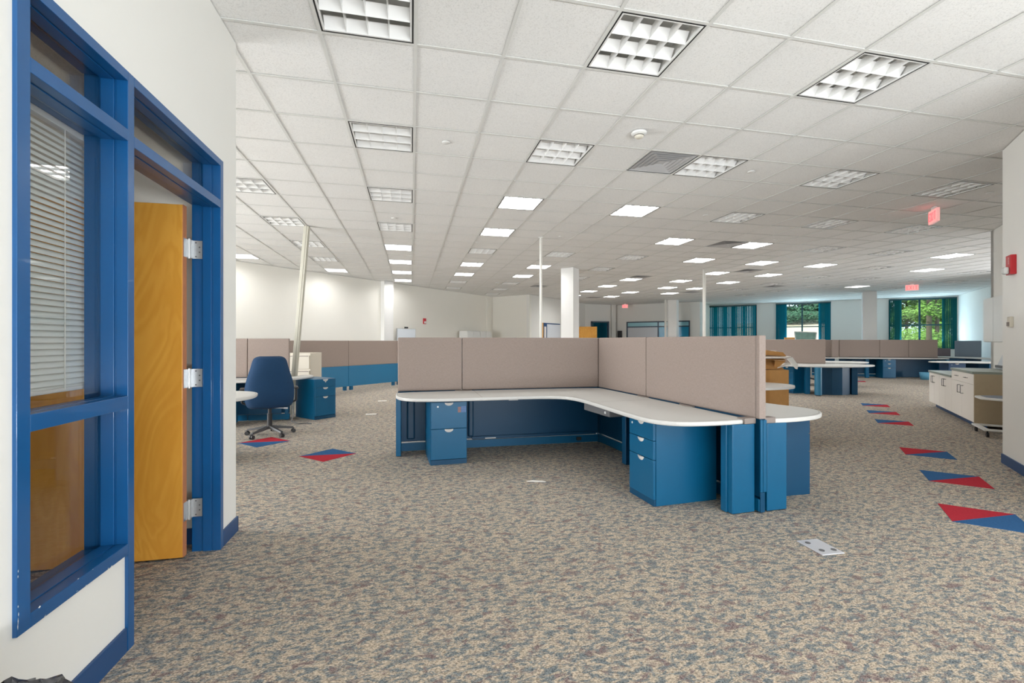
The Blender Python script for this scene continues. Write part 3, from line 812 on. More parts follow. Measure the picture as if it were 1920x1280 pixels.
so = sh.build('paper_sheets', M_paper); so.location = (5.284, 6.16, 0); so.rotation_euler = (0, 0, R(-12.4)); tag(so, 'loose white sheets drooping over the side of the cardboard box', 'papers')

# floor outlet plate and inlays
fp = thing('floor_outlet_plate', 'rectangular brushed metal floor outlet plate set in the carpet near the camera', 'floor outlet', (2.493, 2.38, 0), R(-2))
MB().box(-.078, .078, -.10, .10, 0, .006).build('plate', mat('silver_plate', (.66, .66, .70), .35, metal=.3), fp, bevel=.002)
for (x, y) in ((-.035, .055), (-.035, -.05), (.045, -.055)):
    MB().cyl((x, y, .006), (x, y, .0085), .016, n=14).build('outlet_cap', M_grey, fp)
INL = [((-.925, 5.50), 'b', 'red and blue carpet diamond left of the large desk'), ((-1.835, 6.375), 'r', 'red and blue carpet diamond in front of the navy office chair'),
       ((4.075, 2.515), 'r', 'nearest red and blue carpet diamond at the right edge'), ((4.96, 3.29), 'b', 'second nearest red and blue carpet diamond in the right aisle'),
       ((5.78, 4.11), 'r', 'third nearest red and blue carpet diamond in the right aisle'), ((7.45, 5.775), 'b', 'fourth nearest red and blue carpet diamond, before the cream cabinets'),
       ((8.28, 6.605), 'b', 'fifth nearest red and blue carpet diamond in the right aisle'), ((9.09, 7.405), 'b', 'sixth nearest red and blue carpet diamond in the right aisle'),
       ((13.95, 11.95), 'b', 'farthest red and blue carpet diamond by the far desks')]
h = .302
for (x, y), top, lab in INL:
    t = thing('carpet_inlay', lab, 'carpet inlay', (x, y, 0), 0, 'red and blue carpet diamonds')
    MB().prism([(-h, 0), (h, 0), (0, h)], 0, .003).build('far_triangle', M_inblue if top == 'b' else M_inred, t, label='%s half' % ('blue' if top == 'b' else 'red'))
    MB().prism([(-h, 0), (h, 0), (0, -h)], 0, .003).build('near_triangle', M_inred if top == 'b' else M_inblue, t, label='%s half' % ('red' if top == 'b' else 'blue'))
for (x, y, l) in ((-.70, 8.40, 'nearer pale scrap of tape on the carpet left of the desk'), (-.62, 10.2, 'farther pale scrap of tape on the carpet left of the desk')):
    o = MB().box(-.09, .09, -.05, .05, .0, .003).build('tape_scrap', M_paper); o.location = (x, y, 0); tag(o, l, 'tape')
o = MB().prism([(-.07, 0), (-.01, .02), (.08, -.02), (.10, -.05), (.03, -.035)], 0, .004).build('paper_scrap', M_paper); o.location = (1.10, 4.07, 0); tag(o, 'tiny torn white scrap on the carpet below the middle of the desk', 'scrap')

# ================================================================ POLES AND COLUMNS
def pole(label, top, bot, w, m, collar=True):
    t = thing('power_pole', label, 'power pole', (bot[0], bot[1], 0), R(-12.4))
    d = Vector((top[0] - bot[0], top[1] - bot[1], 0)); d = Matrix.Rotation(R(12.4), 3, 'Z') @ d
    mb = MB(); h = w / 2
    vs = [(-h, -h * .8, 0), (h, -h * .8, 0), (h, h * .8, 0), (-h, h * .8, 0)]; vs += [(x + d.x, y + d.y, CH) for x, y, z in vs]
    mb.add(vs, [(0, 3, 2, 1), (4, 5, 6, 7), (0, 1, 5, 4), (1, 2, 6, 5), (2, 3, 7, 6), (3, 0, 4, 7)]); mb.build('shaft', m, t, bevel=.006)
    mb = MB(); vs = [(h * .15, -h * .8 - .004, 0), (h * .35, -h * .8 - .004, 0), (h * .35, -h * .8, 0), (h * .15, -h * .8, 0)]; vs += [(x + d.x, y + d.y, CH) for x, y, z in vs]
    mb.add(vs, [(0, 3, 2, 1), (4, 5, 6, 7), (0, 1, 5, 4), (1, 2, 6, 5), (2, 3, 7, 6), (3, 0, 4, 7)]); mb.build('seam', mat('pole_seam', (.38, .36, .30), .6), t)
    if collar: MB().box(d.x - w, d.x + w, d.y - w, d.y + w, CH - .012, CH).build('ceiling_collar', M_white, t, bevel=.003)
pole('leaning putty coloured power pole behind the navy office chair', (-1.80, 8.62), (-2.07, 8.67), .088, M_pole, False)
pole('white power pole rising behind the middle of the large desk', (2.455, 8.575), (2.455, 8.575), .048, M_polew)
pole('white power pole right of the far square column', (8.05, 11.43), (8.05, 11.43), .075, M_polew)
pole('thin white power pole touching the left side of the far square column', (12.16, 20.29), (12.16, 20.29), .09, M_polew, False)
def column(label, x, y, s):
    t = thing('square_column', label, 'column', (x, y, 0), R(45))
    h = s / 2; MB().box(-h, h, -h, h, 0, CH).build('shaft', M_column, t, bevel=.004)
    MB().box(-h - .012, h + .012, -h - .012, h + .012, 0, .1).build('base_trim', M_base, t)
column('white square column just behind the partition corner of the large desk', 4.31, 12.10, .375)
column('white square column in front of the long blue framed inner window', 12.62, 20.38, .45)
column('white square column between the two unblocked teal windows', 18.43, 15.26, .46)
# light switch on the nearest column
o = MB().box(-.03, .03, -.006, 0, 1.33, 1.45).build('light_switch', M_white, bevel=.002); o.location = (4.31 + .30 / S2 * .62, 12.1 - .375 / S2 + .145, 0); o.rotation_euler = (0, 0, R(45)); tag(o, 'small white switch plate on the nearest square column', 'light switch')

# ================================================================ LEFT WORKSTATION AREA
panel('short left taupe partition with pale desk in front, partly cut off by the office wall', (-4.4, 8.09), (-2.57, 8.09))
panel('taupe partition panel directly behind the navy office chair', (-2.57, 8.09), (-1.95, 8.09))
LW = worktop('pale grey desk top behind the navy office chair with a rounded right end',
    [(-4.4, 7.45), (-2.6, 7.45), (-2.2, 7.5), (-1.95, 7.75), (-1.72, 8.0), (-1.62, 8.35), (-1.72, 8.62), (-1.90, 8.6), (-1.91, 8.03), (-4.4, 8.03)])
leg(LW, (-2.02, 8.06), R(10), .05, .35, .665, name='leg')
leg(LW, (-2.75, 7.5), 0, .06, .5, .665, name='leg')
LW2 = worktop('rounded pale grey desk end poking out from behind the office wall corner',
    [(-4.0, 5.02), (-2.3, 5.02), (-1.9, 5.05), (-1.70, 5.25), (-1.66, 5.5), (-1.75, 5.85), (-2.1, 6.05), (-4.0, 6.05)])
leg(LW2, (-2.15, 5.3), 0, .06, .5, .665)
lp = panel('low dark blue modesty panel under the desk behind the navy chair', (-4.3, 8.0), (-2.05, 8.0), z0=.64, z1=.66, th=.03, kick=False, group='dark modesty panels', fab=M_teal2)
pedestal('freestanding three-drawer blue pedestal right of the navy office chair', (-1.545, 7.97), R(42), wd=.385, dp=.58, ht=.66, drawers=(.135, .15, .32), lock_at=.5)
FC = thing('filing_cabinet', 'beige lateral filing cabinet behind the leaning pole', 'filing cabinet', (-2.62, 10.62, 0), R(-12))
MB().box(0, .50, .02, .60, 0, 1.03).build('body', M_beige, FC, bevel=.004)
for z0 in (.05, .36, .69):
    d = MB().box(.02, .48, 0, .02, z0, z0 + .29).build('drawer', M_beige, FC, bevel=.004)
    MB().box(.04, .46, -.006, .001, z0 + .265, z0 + .28).build('handle', M_brown, d)
# long two-tone partition against the far-left wall
for k, (u0, u1, lab) in enumerate(((-1.9, .95, 'left section of the long grey and blue partition before the far white wall'), (.95, 2.62, 'right section of the long grey and blue partition before the far white wall'),
                                   (2.62, 4.4, 'end section of the long grey and blue partition, mostly hidden by the desk partition'))):
    a = (-1.64 + (u0 - .95) / S2, 12.66 + (u0 - .95) / S2); b = (-1.64 + (u1 - .95) / S2, 12.66 + (u1 - .95) / S2)
    L = dist(a, b); t = thing('partition_panel', lab, 'partition', (a[0], a[1], 0), R(45), 'long grey and blue partition sections')
    MB().box(.003, L - .003, -.03, .03, .635, 1.30).build('fabric_screen', M_fab, t, bevel=.008)
    MB().box(.003, L - .003, -.028, .028, .10, .632).build('blue_skirt', mat('mid_blue_enamel', (.01, .15, .30), .4), t, bevel=.004)
    for x in (.06, L - .14): MB().box(x, x + .08, -.03, .03, 0, .10).build('foot', M_teal, t)

# ---- navy office chair
OC = thing('office_chair', 'navy fabric office chair seen from behind with black five-star base', 'office chair', (-1.87, 6.72, 0), R(16))
def shell(rows, th, name, m, parent, n=14):
    """rows: (z, halfwidth, y) ; builds a padded slab bulging to -y"""
    vs = []; fs = []
    for side in (0, 1):
        for (z, hw, y0, k) in rows:
            for i in range(n + 1):
                a = -1 + 2 * i / n
                e = (1 - abs(a) ** 4) ** .5
                yy = y0 + .045 * a * a + (-th * k * e if side == 0 else th * .35 * k * e)
                vs.append((a * hw, yy, z))
    R_ = len(rows); c = n + 1
    for side in (0, 1):
        o = side * R_ * c
        for r in range(R_ - 1):
            for i in range(n):
                q = (o + r * c + i, o + r * c + i + 1, o + (r + 1) * c + i + 1, o + (r + 1) * c + i)
                fs.append(q if side == 0 else q[::-1])
    for i in range(n):
        fs.append((i, R_ * c + i, R_ * c + i + 1, i + 1)); e = (R_ - 1) * c
        fs.append((e + i, e + i + 1, R_ * c + e + i + 1, R_ * c + e + i))
    o = MB().add(vs, fs).build(name, m, parent, smooth=True)
    s = o.modifiers.new('sub', 'SUBSURF'); s.levels = 1; s.render_levels = 2
    return o
rows = [(.375, .19, .03, .25), (.385, .245, .0, .75), (.43, .285, -.02, 1), (.55, .298, -.045, 1), (.66, .298, -.04, 1), (.78, .275, -.03, 1), (.90, .235, -.02, 1), (.99, .215, 0, 1), (1.045, .20, .015, .85), (1.075, .165, .03, .5), (1.083, .11, .035, .2)]
shell(rows, .055, 'backrest', M_navyf, OC)
st = MB(); st.prism(smooth_closed([(-.27, .06), (-.27, .5), (-.2, .56), (.2, .56), (.27, .5), (.27, .06)], 2), .40, .49); st.build('seat', M_navyf, OC, bevel=.03, seg=3)
for sx in (-1, 1):
    ar = MB(); ar.box(sx * .33 - .03, sx * .33 + .03, .08, .36, .62, .645); ar.build('armrest', M_black, OC, bevel=.012, seg=3)
    MB().tube([(sx * .33, .2, .62), (sx * .33, .2, .45), (sx * .22, .22, .40)], .014).build('arm_support', M_black, OC)
MB().cyl((0, .12, .12), (0, .12, .30), .033, .030).cyl((0, .12, .28), (0, .12, .41), .022).build('gas_column', M_black, OC)
MB().box(-.09, .09, .02, .25, .37, .40).build('mechanism', M_black, OC, bevel=.01)
MB().cyl((.05, .0, .385), (.20, -.03, .375), .006).cyl((.17, -.024, .377), (.215, -.033, .374), .011).build('lever', M_ltgrey, OC)
cu = Vector((0, .12, 0))
for k in range(5):
    a = R(-62 + 72 * k); e = cu + Vector((math.cos(a), math.sin(a), 0)) * .30
    arm = MB(); p = Vector((-math.sin(a), math.cos(a), 0))
    q0 = cu + Vector((math.cos(a), math.sin(a), 0)) * .02
    vs = []
    for P0, hw, zt, zb in ((q0, .032, .135, .095), (e, .020, .085, .062)):
        vs += [tuple(P0 - p * hw + Vector((0, 0, zb))), tuple(P0 + p * hw + Vector((0, 0, zb))), tuple(P0 + p * hw * .7 + Vector((0, 0, zt))), tuple(P0 - p * hw * .7 + Vector((0, 0, zt)))]
    arm.add(vs, [(0, 1, 2, 3)[::-1], (4, 5, 6, 7), (0, 4, 5, 1)[::-1], (1, 5, 6, 2)[::-1], (2, 6, 7, 3)[::-1], (3, 7, 4, 0)[::-1]])
    ao = arm.build('base_arm', mat('charcoal_plastic', (.05, .05, .052), .4), OC, bevel=.004)
    ca_ = MB()
    for s_ in (-1, 1): ca_.cyl(tuple(e + p * s_ * .008 + Vector((0, 0, .028))), tuple(e + p * s_ * .024 + Vector((0, 0, .028))), .027, n=16)
    ca_.cyl(tuple(e + Vector((0, 0, .04))), tuple(e + Vector((0, 0, .07))), .012)
    ca_.build('caster', M_black, ao)
# cable on the floor by the pedestal
o = MB().tube([(-1.83, 7.72, .30), (-1.80, 7.70, .15), (-1.83, 7.68, .04), (-1.72, 7.62, .008), (-1.60, 7.66, .008), (-1.52, 7.58, .008)], .007).build('power_cable', M_grey); tag(o, 'grey cable looping down to the floor between chair and pedestal', 'cable')

# things on the far-left wall
WBf = sframe  # alias
def on_wall(name, label, cat, p, rz, group=None): return thing(name, label, cat, (p[0], p[1], 0), rz, group)
t = on_wall('whiteboard', 'whiteboard on a stand before the far white wall, dark clip on top', 'whiteboard', (-.50, 16.35), R(45))
MB().box(0, .90, .0, .025, .8, 1.73).build('frame', M_ltgrey, t); MB().box(.02, .88, -.004, 0, .82, 1.71).build('board', M_wpanel, t); MB().box(.38, .52, -.01, .03, 1.735, 1.79).build('clip', M_black, t)
for x in (.1, .8): MB().box(x, x + .03, 0, .025, 0, .8).build('leg', M_ltgrey, t)
t = on_wall('fire_alarm', 'small red fire alarm strobe on the far left white wall', 'fire alarm', (.43, 17.44), R(45))
MB().box(0, .15, 0, .04, 1.93, 2.14).build('body', M_red, t, bevel=.005); MB().box(.03, .12, -.03, 0, 1.95, 2.03).build('strobe', M_white, t, bevel=.01)
for k, (x0, lab) in enumerate(((0, 'left of the two white storage cabinets by the far left wall'), (.86, 'right of the two white storage cabinets by the far left wall'))):
    t = on_wall('storage_cabinet', lab, 'storage cabinet', (2.20 + x0 / S2, 18.52 + x0 / S2), R(45), 'white storage cabinets by the far wall')
    MB().box(0, .84, 0, .42, 0, 1.70).build('body', M_white, t, bevel=.004)
    for x in (.01, .43): MB().box(x, x + .40, -.018, 0, .08, 1.68).build('door', M_white, t, bevel=.003)

# middle-back wall: doorway and board
D2 = sframe('door_2', (4.98, 19.17, 0), R(45))
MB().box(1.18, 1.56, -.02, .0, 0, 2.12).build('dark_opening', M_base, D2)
MB().box(1.14, 1.20, -.03, .01, 0, 2.12).build('door_leaf', M_wood, D2)
MB().box(1.56, 2.9, -.02, -.005, 2.07, 2.12).build('head_rail', M_base, D2)
MB().box(1.62, 2.9, -.03, -.01, 0, 2.05).build('white_panel', M_wpanel, D2)
MB().box(1.30, 1.46, -.03, -.02, 1.2, 1.95).build('shelf_goods', M_paper, D2)
# far door leaf
D3 = sframe('door_3', (9.02, 22.2, 0), R(-14))
MB().box(-.62, .34, 0, .045, .01, 2.03).build('door_leaf', M_wood, D3, bevel=.003)
# small blinds window and glazed wall
W5 = sframe('window_5', (9.55, 23.38, 0), R(0))
f = MB(); 
for a in ((-.03, .04), (.96, 1.03)): f.box(a[0], a[1], -.03, .05, .9, 2.36)
f.box(-.03, 1.03, -.03, .05, 2.30, 2.36); f.box(.04, .96, -.02, .04, 2.06, 2.11); f.build('frame', mat('navy_trim', (.01, .035, .07), .4), W5)
MB().box(.04, .96, .04, .05, .9, 2.3).build('dark_glass', mat('dark_blue_glass', (.01, .08, .14), .15), W5)
def vanes(mb, u0, u1, y, z0, z1, step, ang, wd=.085):
    u = u0
    while u < u1:
        a = R(ang + 9 * math.sin(u * 13)); dx, dy = math.cos(a) * wd / 2, math.sin(a) * wd / 2
        mb.add([(u - dx, y - dy, z0), (u + dx, y + dy, z0), (u + dx, y + dy, z1), (u - dx, y - dy, z1)], [(0, 1, 2, 3)]); u += step
def vblind(label, a, b, spans, m, step=.075, ang=35, y=-.10):
    t = thing('vertical_blind', label, 'blind', (16.4 + a / S2, 23.0 - a / S2, 0), R(-45))
    MB().box(0, b - a, y - .03, y + .03, 3.19, 3.25).build('headrail', M_wframe, t)
    for s0, s1, st in spans:
        v = MB(); vanes(v, s0 - a + .04, s1 - a - .02, y, .93 if a > 7 else .95, 3.19, st, ang); v.build('vanes', m, t)
    return t
vblind('closed teal vertical blind covering the leftmost far window', .085, 2.49, [(.085, 2.49, .082)], M_vane, ang=30)
vblind('teal vertical blind drawn to both sides of the middle far window', 3.39, 5.77, [(3.39, 3.92, .06), (5.25, 5.77, .06)], M_vane, ang=40)
vblind('dark green-teal vertical blind drawn to both sides of the right far window', 8.02, 10.37, [(8.02, 8.49, .055), (9.86, 10.37, .055)], M_vaneg, ang=42)
t = thing('vertical_blind', 'small teal blind in the narrow inner window beside the wooden door', 'blind', (9.55, 23.33, 0))
v = MB(); vanes(v, .08, .92, 0, .95, 2.28, .07, 30); v.build('vanes', M_vane, t); MB().box(.04, .96, -.02, .02, 2.28, 2.31).build('headrail', M_wframe, t)
# glazed inner wall, line (11.08,24.05)->(14.45,20.85)
ga = angle(WL[5], WL[6]); GP = sframe('window_6', (WL[5][0], WL[5][1], 0), ga)
n_ = MATS['navy_trim']
def ug(x): return (x - WL[5][0]) / math.cos(ga)
f = MB(); u0, u1 = ug(11.68), ug(14.10)
f.box(u0, u1, -.03, -.001, 2.29, 2.35); f.box(u0, u0 + .07, -.03, -.001, .9, 2.29); f.box(u1 - .06, u1, -.03, -.001, .9, 2.29)
f.box(u0 + .07, u1 - .06, -.028, -.001, 2.03, 2.09)
um = ug(12.93); f.box(um - .03, um + .03, -.03, -.001, .9, 2.29); f.box(u0, u1, -.03, -.001, .88, .9); f.build('frame', n_, GP)
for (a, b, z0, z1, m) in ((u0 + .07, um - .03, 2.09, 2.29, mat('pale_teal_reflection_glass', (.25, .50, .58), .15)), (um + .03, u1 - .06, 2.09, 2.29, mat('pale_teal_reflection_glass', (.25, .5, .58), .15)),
                          (u0 + .07, um - .03, .9, 2.03, mat('frosted_glass', (.50, .52, .56), .25)), (um + .03, u1 - .06, .9, 2.03, mat('cyan_glass', (.01, .28, .50), .2))):
    MB().box(a, b, -.015, -.001, z0, z1).build('pane', m, GP)
D4 = sframe('door_4', (WL[5][0], WL[5][1], 0), ga)
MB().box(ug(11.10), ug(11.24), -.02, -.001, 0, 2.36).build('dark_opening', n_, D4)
t = thing('wall_speaker', 'black box speaker on the far wall left of the long inner window', 'speaker', (WL[5][0] + .32 * math.cos(ga), WL[5][1] + .32 * math.sin(ga), 0), ga)
MB().box(.03, .26, -.16, -.001, 1.35, 1.86).build('cabinet', M_black, t, bevel=.01); MB().box(.05, .24, -.165, -.16, 1.38, 1.83).build('grille', M_dark, t)

# ================================================================ RIGHT: CABINETS, TROLLEY, WALL DEVICES
CB = thing('base_cabinet', 'low cream base cabinet with two double doors and green-grey top', 'cabinet', (9.98, 7.05, 0), R(-135))
ctot = dist((9.98, 7.05), (7.98, 5.03))
Lw = 1.62   # lower run measured from the far end
def pull(mb, x, z, hgt=.12, off=-.035):
    mb.tube([(x, 0, z), (x, off, z), (x, off, z - hgt), (x, 0, z - hgt)], .0045, 6)
def cabinet(t, x0, x1, top, ndoor, drawers):
    MB().box(x0, x1, .02, .70, .10, top - .035).build('body', M_cab, t)
    MB().box(x0, x1, .10, .14, 0, .10).build('toe_kick', M_base, t)
    MB().box(x0 - .0, x1 + (.012 if drawers else 0), -.015, .72, top - .035, top).build('counter_top', M_ctop, t, bevel=.002)
    zt = top - .04
    if drawers:
        dw = (x1 - x0)
        d = MB().box(x0 + .004, x1 - .004, 0, .02, zt - .15, zt).build('drawer', M_cab, t, bevel=.002)
        for q in (.3, .72):
            xx = x0 + dw * q; hb = MB(); hb.tube([(xx - .05, 0, zt - .07), (xx - .05, -.03, zt - .07), (xx + .05, -.03, zt - .07), (xx + .05, 0, zt - .07)], .0045, 6); hb.build('handle', M_grey, d)
        zt -= .155
    w_ = (x1 - x0) / ndoor
    for k in range(ndoor):
        d = MB().box(x0 + k * w_ + .003, x0 + (k + 1) * w_ - .003, 0, .02, .105, zt).build('door', M_cab, t, bevel=.002)
        hb = MB(); pull(hb, x0 + (k + (.86 if k % 2 == 0 else .14)) * w_, zt - .05); hb.build('handle', M_grey, d)
# local x runs from the far end towards the camera; local +y must point to the wall
CB.rotation_euler = (0, 0, R(-135)); 
CB.scale = (1, 1, 1)
cabinet(CB, 0, Lw, .715, 4, False)
CB2 = thing('base_cabinet', 'taller cream base cabinet with drawer, two doors and tan side panel', 'cabinet', (9.98, 7.05, 0), R(-135))
cabinet(CB2, Lw + .002, ctot - .03, .845, 2, True)
MB().box(ctot - .03, ctot, .002, .72, .10, .81).build('side_panel', M_cabside, CB2, label='tan side panel')
UC = thing('wall_cabinet', 'white wall cabinet hung beside the far end of the recess wall', 'cabinet', (9.98, 7.05, 0), R(-135))
MB().box(.85, 1.85, .58, .79, 1.27, 2.02).build('body', M_white, UC, bevel=.003)
for x in (.86, 1.36): MB().box(x, x + .48, .56, .58, 1.28, 2.01).build('door', M_white, UC, bevel=.002)
# copier / printer on the taller cabinet
CP = thing('printer', 'light grey desktop printer on the tan-sided cabinet behind the right wall edge', 'printer', (9.28, 5.30, .847), R(45))
p_ = MB(); p_.add([(0, -.0, 0), (0, .25, 0), (0, .16, .26), (0, .10, .33), (0, 0, .33), (-.5, 0, 0), (-.5, .25, 0), (-.5, .16, .26), (-.5, .10, .33), (-.5, 0, .33)],
      [(0, 1, 2, 3, 4), (5, 9, 8, 7, 6), (0, 4, 9, 5), (4, 3, 8, 9), (3, 2, 7, 8), (2, 1, 6, 7), (1, 0, 5, 6)])
p_.build('housing', M_ltgrey, CP, bevel=.008)
MB().box(-.45, .003, .12, .254, .02, .06).build('paper_tray', M_grey, CP)
MB().box(.0, .004, .03, .12, .20, .25).build('side_vent', M_black, CP)
# rolling stand in front of the cabinet
TR = thing('rolling_stand', 'white-topped rolling stand half hidden by the right wall', 'rolling stand', (7.95, 4.55, 0), R(-45))
tp = smooth_closed([(-.38, -.28), (-.38, .28), (.38, .28), (.38, -.28)], 1)
MB().prism(tp, .49, .52).build('top', M_white, TR, bevel=.008); MB().prism([(x * .85, y * .85) for x, y in tp], .52, .525).build('mat', mat('blue_grey_mat', (.25, .29, .36), .6), TR)
MB().box(-.38, .38, -.28, -.22, .085, .11).box(-.38, .38, .22, .28, .085, .11).box(-.38, -.32, -.22, .22, .085, .11).build('base', M_white, TR, bevel=.004)
MB().box(.26, .32, -.03, .03, .11, .49).build('post', M_ltgrey, TR)
for x, y in ((-.34, -.24), (-.34, .24), (.34, -.24), (.34, .24)):
    c_ = MB(); c_.cyl((x - .012, y, .032), (x + .012, y, .032), .031, n=14).cyl((x, y, .04), (x, y, .09), .008); c_.build('caster', M_black, TR)
# devices on the right wall
t = thing('fire_alarm', 'red fire alarm strobe on the white wall at the right edge', 'fire alarm', (5.90, 3.40, 0), R(45))
MB().box(-.075, .055, 0, .045, 1.955, 2.15).build('body', M_red, t, bevel=.006)
MB().lathe([(0, .05), (.03, .045), (.045, .02), (.047, 0)], 14).build('x', M_white, t).hide_render = True
bpy.data.objects.remove(t.children[-1])
l_ = MB(); l_.box(-.06, .03, .045, .085, 1.96, 2.03); l_.build('strobe', mat('clear_strobe', (.65, .66, .64), .15), t, bevel=.015, seg=3)
l_ = MB()
for k in range(4): l_.box(-.03, -.022, .0452, .0458, 2.06 + k * .018, 2.072 + k * .018)
l_.build('lettering', M_white, t)
t = thing('thermostat', 'small beige thermostat on the white wall below the fire alarm', 'thermostat', (5.93, 3.43, 0), R(45))
MB().box(-.04, .035, 0, .03, 1.43, 1.535).build('body', M_beige, t, bevel=.006); MB().box(-.035, -.01, .03, .045, 1.44, 1.48).build('dial', M_brown, t)

# ================================================================ EXIT SIGNS
def exit_sign(label, x, y, rz, w=.30, h=.20, ztop=CH - .01):
    t = thing('exit_sign', label, 'exit sign', (x, y, ztop), rz)
    MB().box(-.05, .05, -.02, .02, -.03, .01).build('canopy', M_white, t)
    MB().box(-w / 2, w / 2, -.02, .02, -h - .03, -.03).build('housing', M_exitface, t, bevel=.004)
    L = MB(); y0, y1 = -.026, -.021; lh = h * .62; z0 = -.03 - h * .81; z1 = z0 + lh; lw = w * .15; g = w * .205; sx = -g * 1.5 - lw / 2; b = .016
    def bar(p, q):
        p = Vector((p[0], 0, p[1])); q = Vector((q[0], 0, q[1])); d = (q - p).normalized(); n = Vector((-d.z, 0, d.x)) * b / 2
        vs = [p - n, q - n, q + n, p + n]; L.add([(v.x, y0, v.z) for v in vs] + [(v.x, y1, v.z) for v in vs], [(0, 1, 2, 3), (7, 6, 5, 4), (0, 4, 5, 1), (1, 5, 6, 2), (2, 6, 7, 3), (3, 7, 4, 0)])
    x_ = sx; bar((x_, z0), (x_, z1)); bar((x_, z1 - b / 2), (x_ + lw, z1 - b / 2)); bar((x_, (z0 + z1) / 2), (x_ + lw * .8, (z0 + z1) / 2)); bar((x_, z0 + b / 2), (x_ + lw, z0 + b / 2))
    x_ += g; bar((x_, z0), (x_ + lw, z1)); bar((x_, z1), (x_ + lw, z0))
    x_ += g; bar((x_ + lw / 2, z0), (x_ + lw / 2, z1))
    x_ += g; bar((x_ + lw / 2, z0), (x_ + lw / 2, z1)); bar((x_ - .005, z1 - b / 2), (x_ + lw + .005, z1 - b / 2))
    L.build('lettering', M_exit, t)
exit_sign('glowing red exit sign hanging edge-on nearest, at upper right', 7.68, 5.36, R(-127), h=.20)
exit_sign('glowing red exit sign hanging above the right far window', 17.2, 12.7, R(-50), w=.36, h=.20)
exit_sign('glowing red exit sign hanging before the far wall at centre right', 11.30, 22.9, R(-25), w=.30, h=.19)

# ================================================================ FAR WORKSTATIONS
# group A
ea = (10.40, 9.76)
panel('pale taupe partition behind the far rounded desk with a column leg', (ea[0] - 2.0 * .78, ea[1] + 2.0 * .63), ea, z0=.701, lower=False, group='far partitions')
WA = worktop('far pale desk top with a wide rounded end resting on a round blue column leg',
    [(8.9, 11.4), (8.85, 10.2), (8.95, 9.55), (9.2, 9.05), (9.6, 8.80), (10.2, 8.76), (10.7, 8.82), (11.15, 9.05), (11.25, 9.3), (10.95, 9.75), (10.45, 9.95), (9.0, 11.4)])
MB().cyl((9.36, 8.98, .02), (9.36, 8.98, .665), .075, n=24).build('column_leg', mat('mid_teal_enamel', (.02, .17, .30), .35), WA, smooth=False)
MB().cyl((9.36, 8.98, 0), (9.36, 8.98, .02), .06, n=20).build('foot', M_black, WA)
leg(WA, (9.32, 9.30), R(-30), .10, .12, .665, name='leg', m=M_teal)
leg(WA, (10.30, 8.95), R(-30), .12, .12, .665, name='leg', m=M_teal2)
cv = MB(); cv.prism([(9.62, 9.14), (9.80, 9.02), (10.02, 8.95), (10.26, 8.97), (10.5, 9.15), (10.2, 9.5), (9.8, 9.5)], .0, .66); cv.build('curved_cabinet', M_teal2, WA, bevel=.004)
pedestal('blue three-drawer pedestal left of the round column leg, beside the cardboard box', (9.17, 9.90), R(-90), wd=.40, dp=.50, drawers=(.145, .15, .31))
WB = worktop('pale desk top just behind the far rounded desk', [(11.0, 11.9), (10.7, 11.3), (11.2, 10.6), (11.9, 10.15), (12.6, 10.35), (12.7, 10.8), (12.0, 11.4), (11.4, 11.9)])
leg(WB, (11.9, 10.35), R(-40), .06, .4, .665); leg(WB, (11.2, 11.1), R(-40), .06, .4, .665)
# group B (long run)
B0_ = (15.154, 13.671); bd = (math.cos(R(-25)), math.sin(R(-25)))
def Bp(u, v=0.): return (B0_[0] + bd[0] * u - bd[1] * v, B0_[1] + bd[1] * u + bd[0] * v)
panel('left section of the far pale partition row in front of the right window', Bp(0), Bp(1.27), group='far partition row')
panel('middle section of the far pale partition row in front of the right window', Bp(1.27), Bp(2.16), group='far partition row')
panel('right end section of the far pale partition row in front of the right window', Bp(2.16), Bp(3.03), group='far partition row')
panel('short partition fin standing forward at the left end of the far row', Bp(-.30, -.14), Bp(-.05, -.08), z0=.701, lower=False, group='far partition row')
panel('shadowed partition piece between the far rounded desk and the fin', Bp(-.75, .35), Bp(-.05, .2), group='far partition row')
WC = worktop('long pale desk top running in front of the far partition row', [Bp(-1.2, -.045), Bp(-1.2, -.5), Bp(-.2, -.6), Bp(1.2, -.58), Bp(3.12, -.58), Bp(3.12, -.045)], it=1)
leg(WC, Bp(2.98, -.55), R(-25), .07, .5, .665); leg(WC, Bp(.62, -.5), R(-25), .10, .10, .665); leg(WC, Bp(.30, -.3), R(-25), .12, .06, .60, name='cable_cover', m=MATS['deep_teal_enamel'])
pedestal('blue three-drawer pedestal under the far partition row', Bp(1.12, -.52), R(-25), wd=.40, dp=.45, drawers=(.14, .15, .33))
o = MB().box(0, 1.05, 0, .04, .03, .655).build('underdesk_panel', M_teal2, WC, bevel=.003); o.location = (*Bp(1.72, -.10), 0); o.rotation_euler = (0, 0, R(-25))
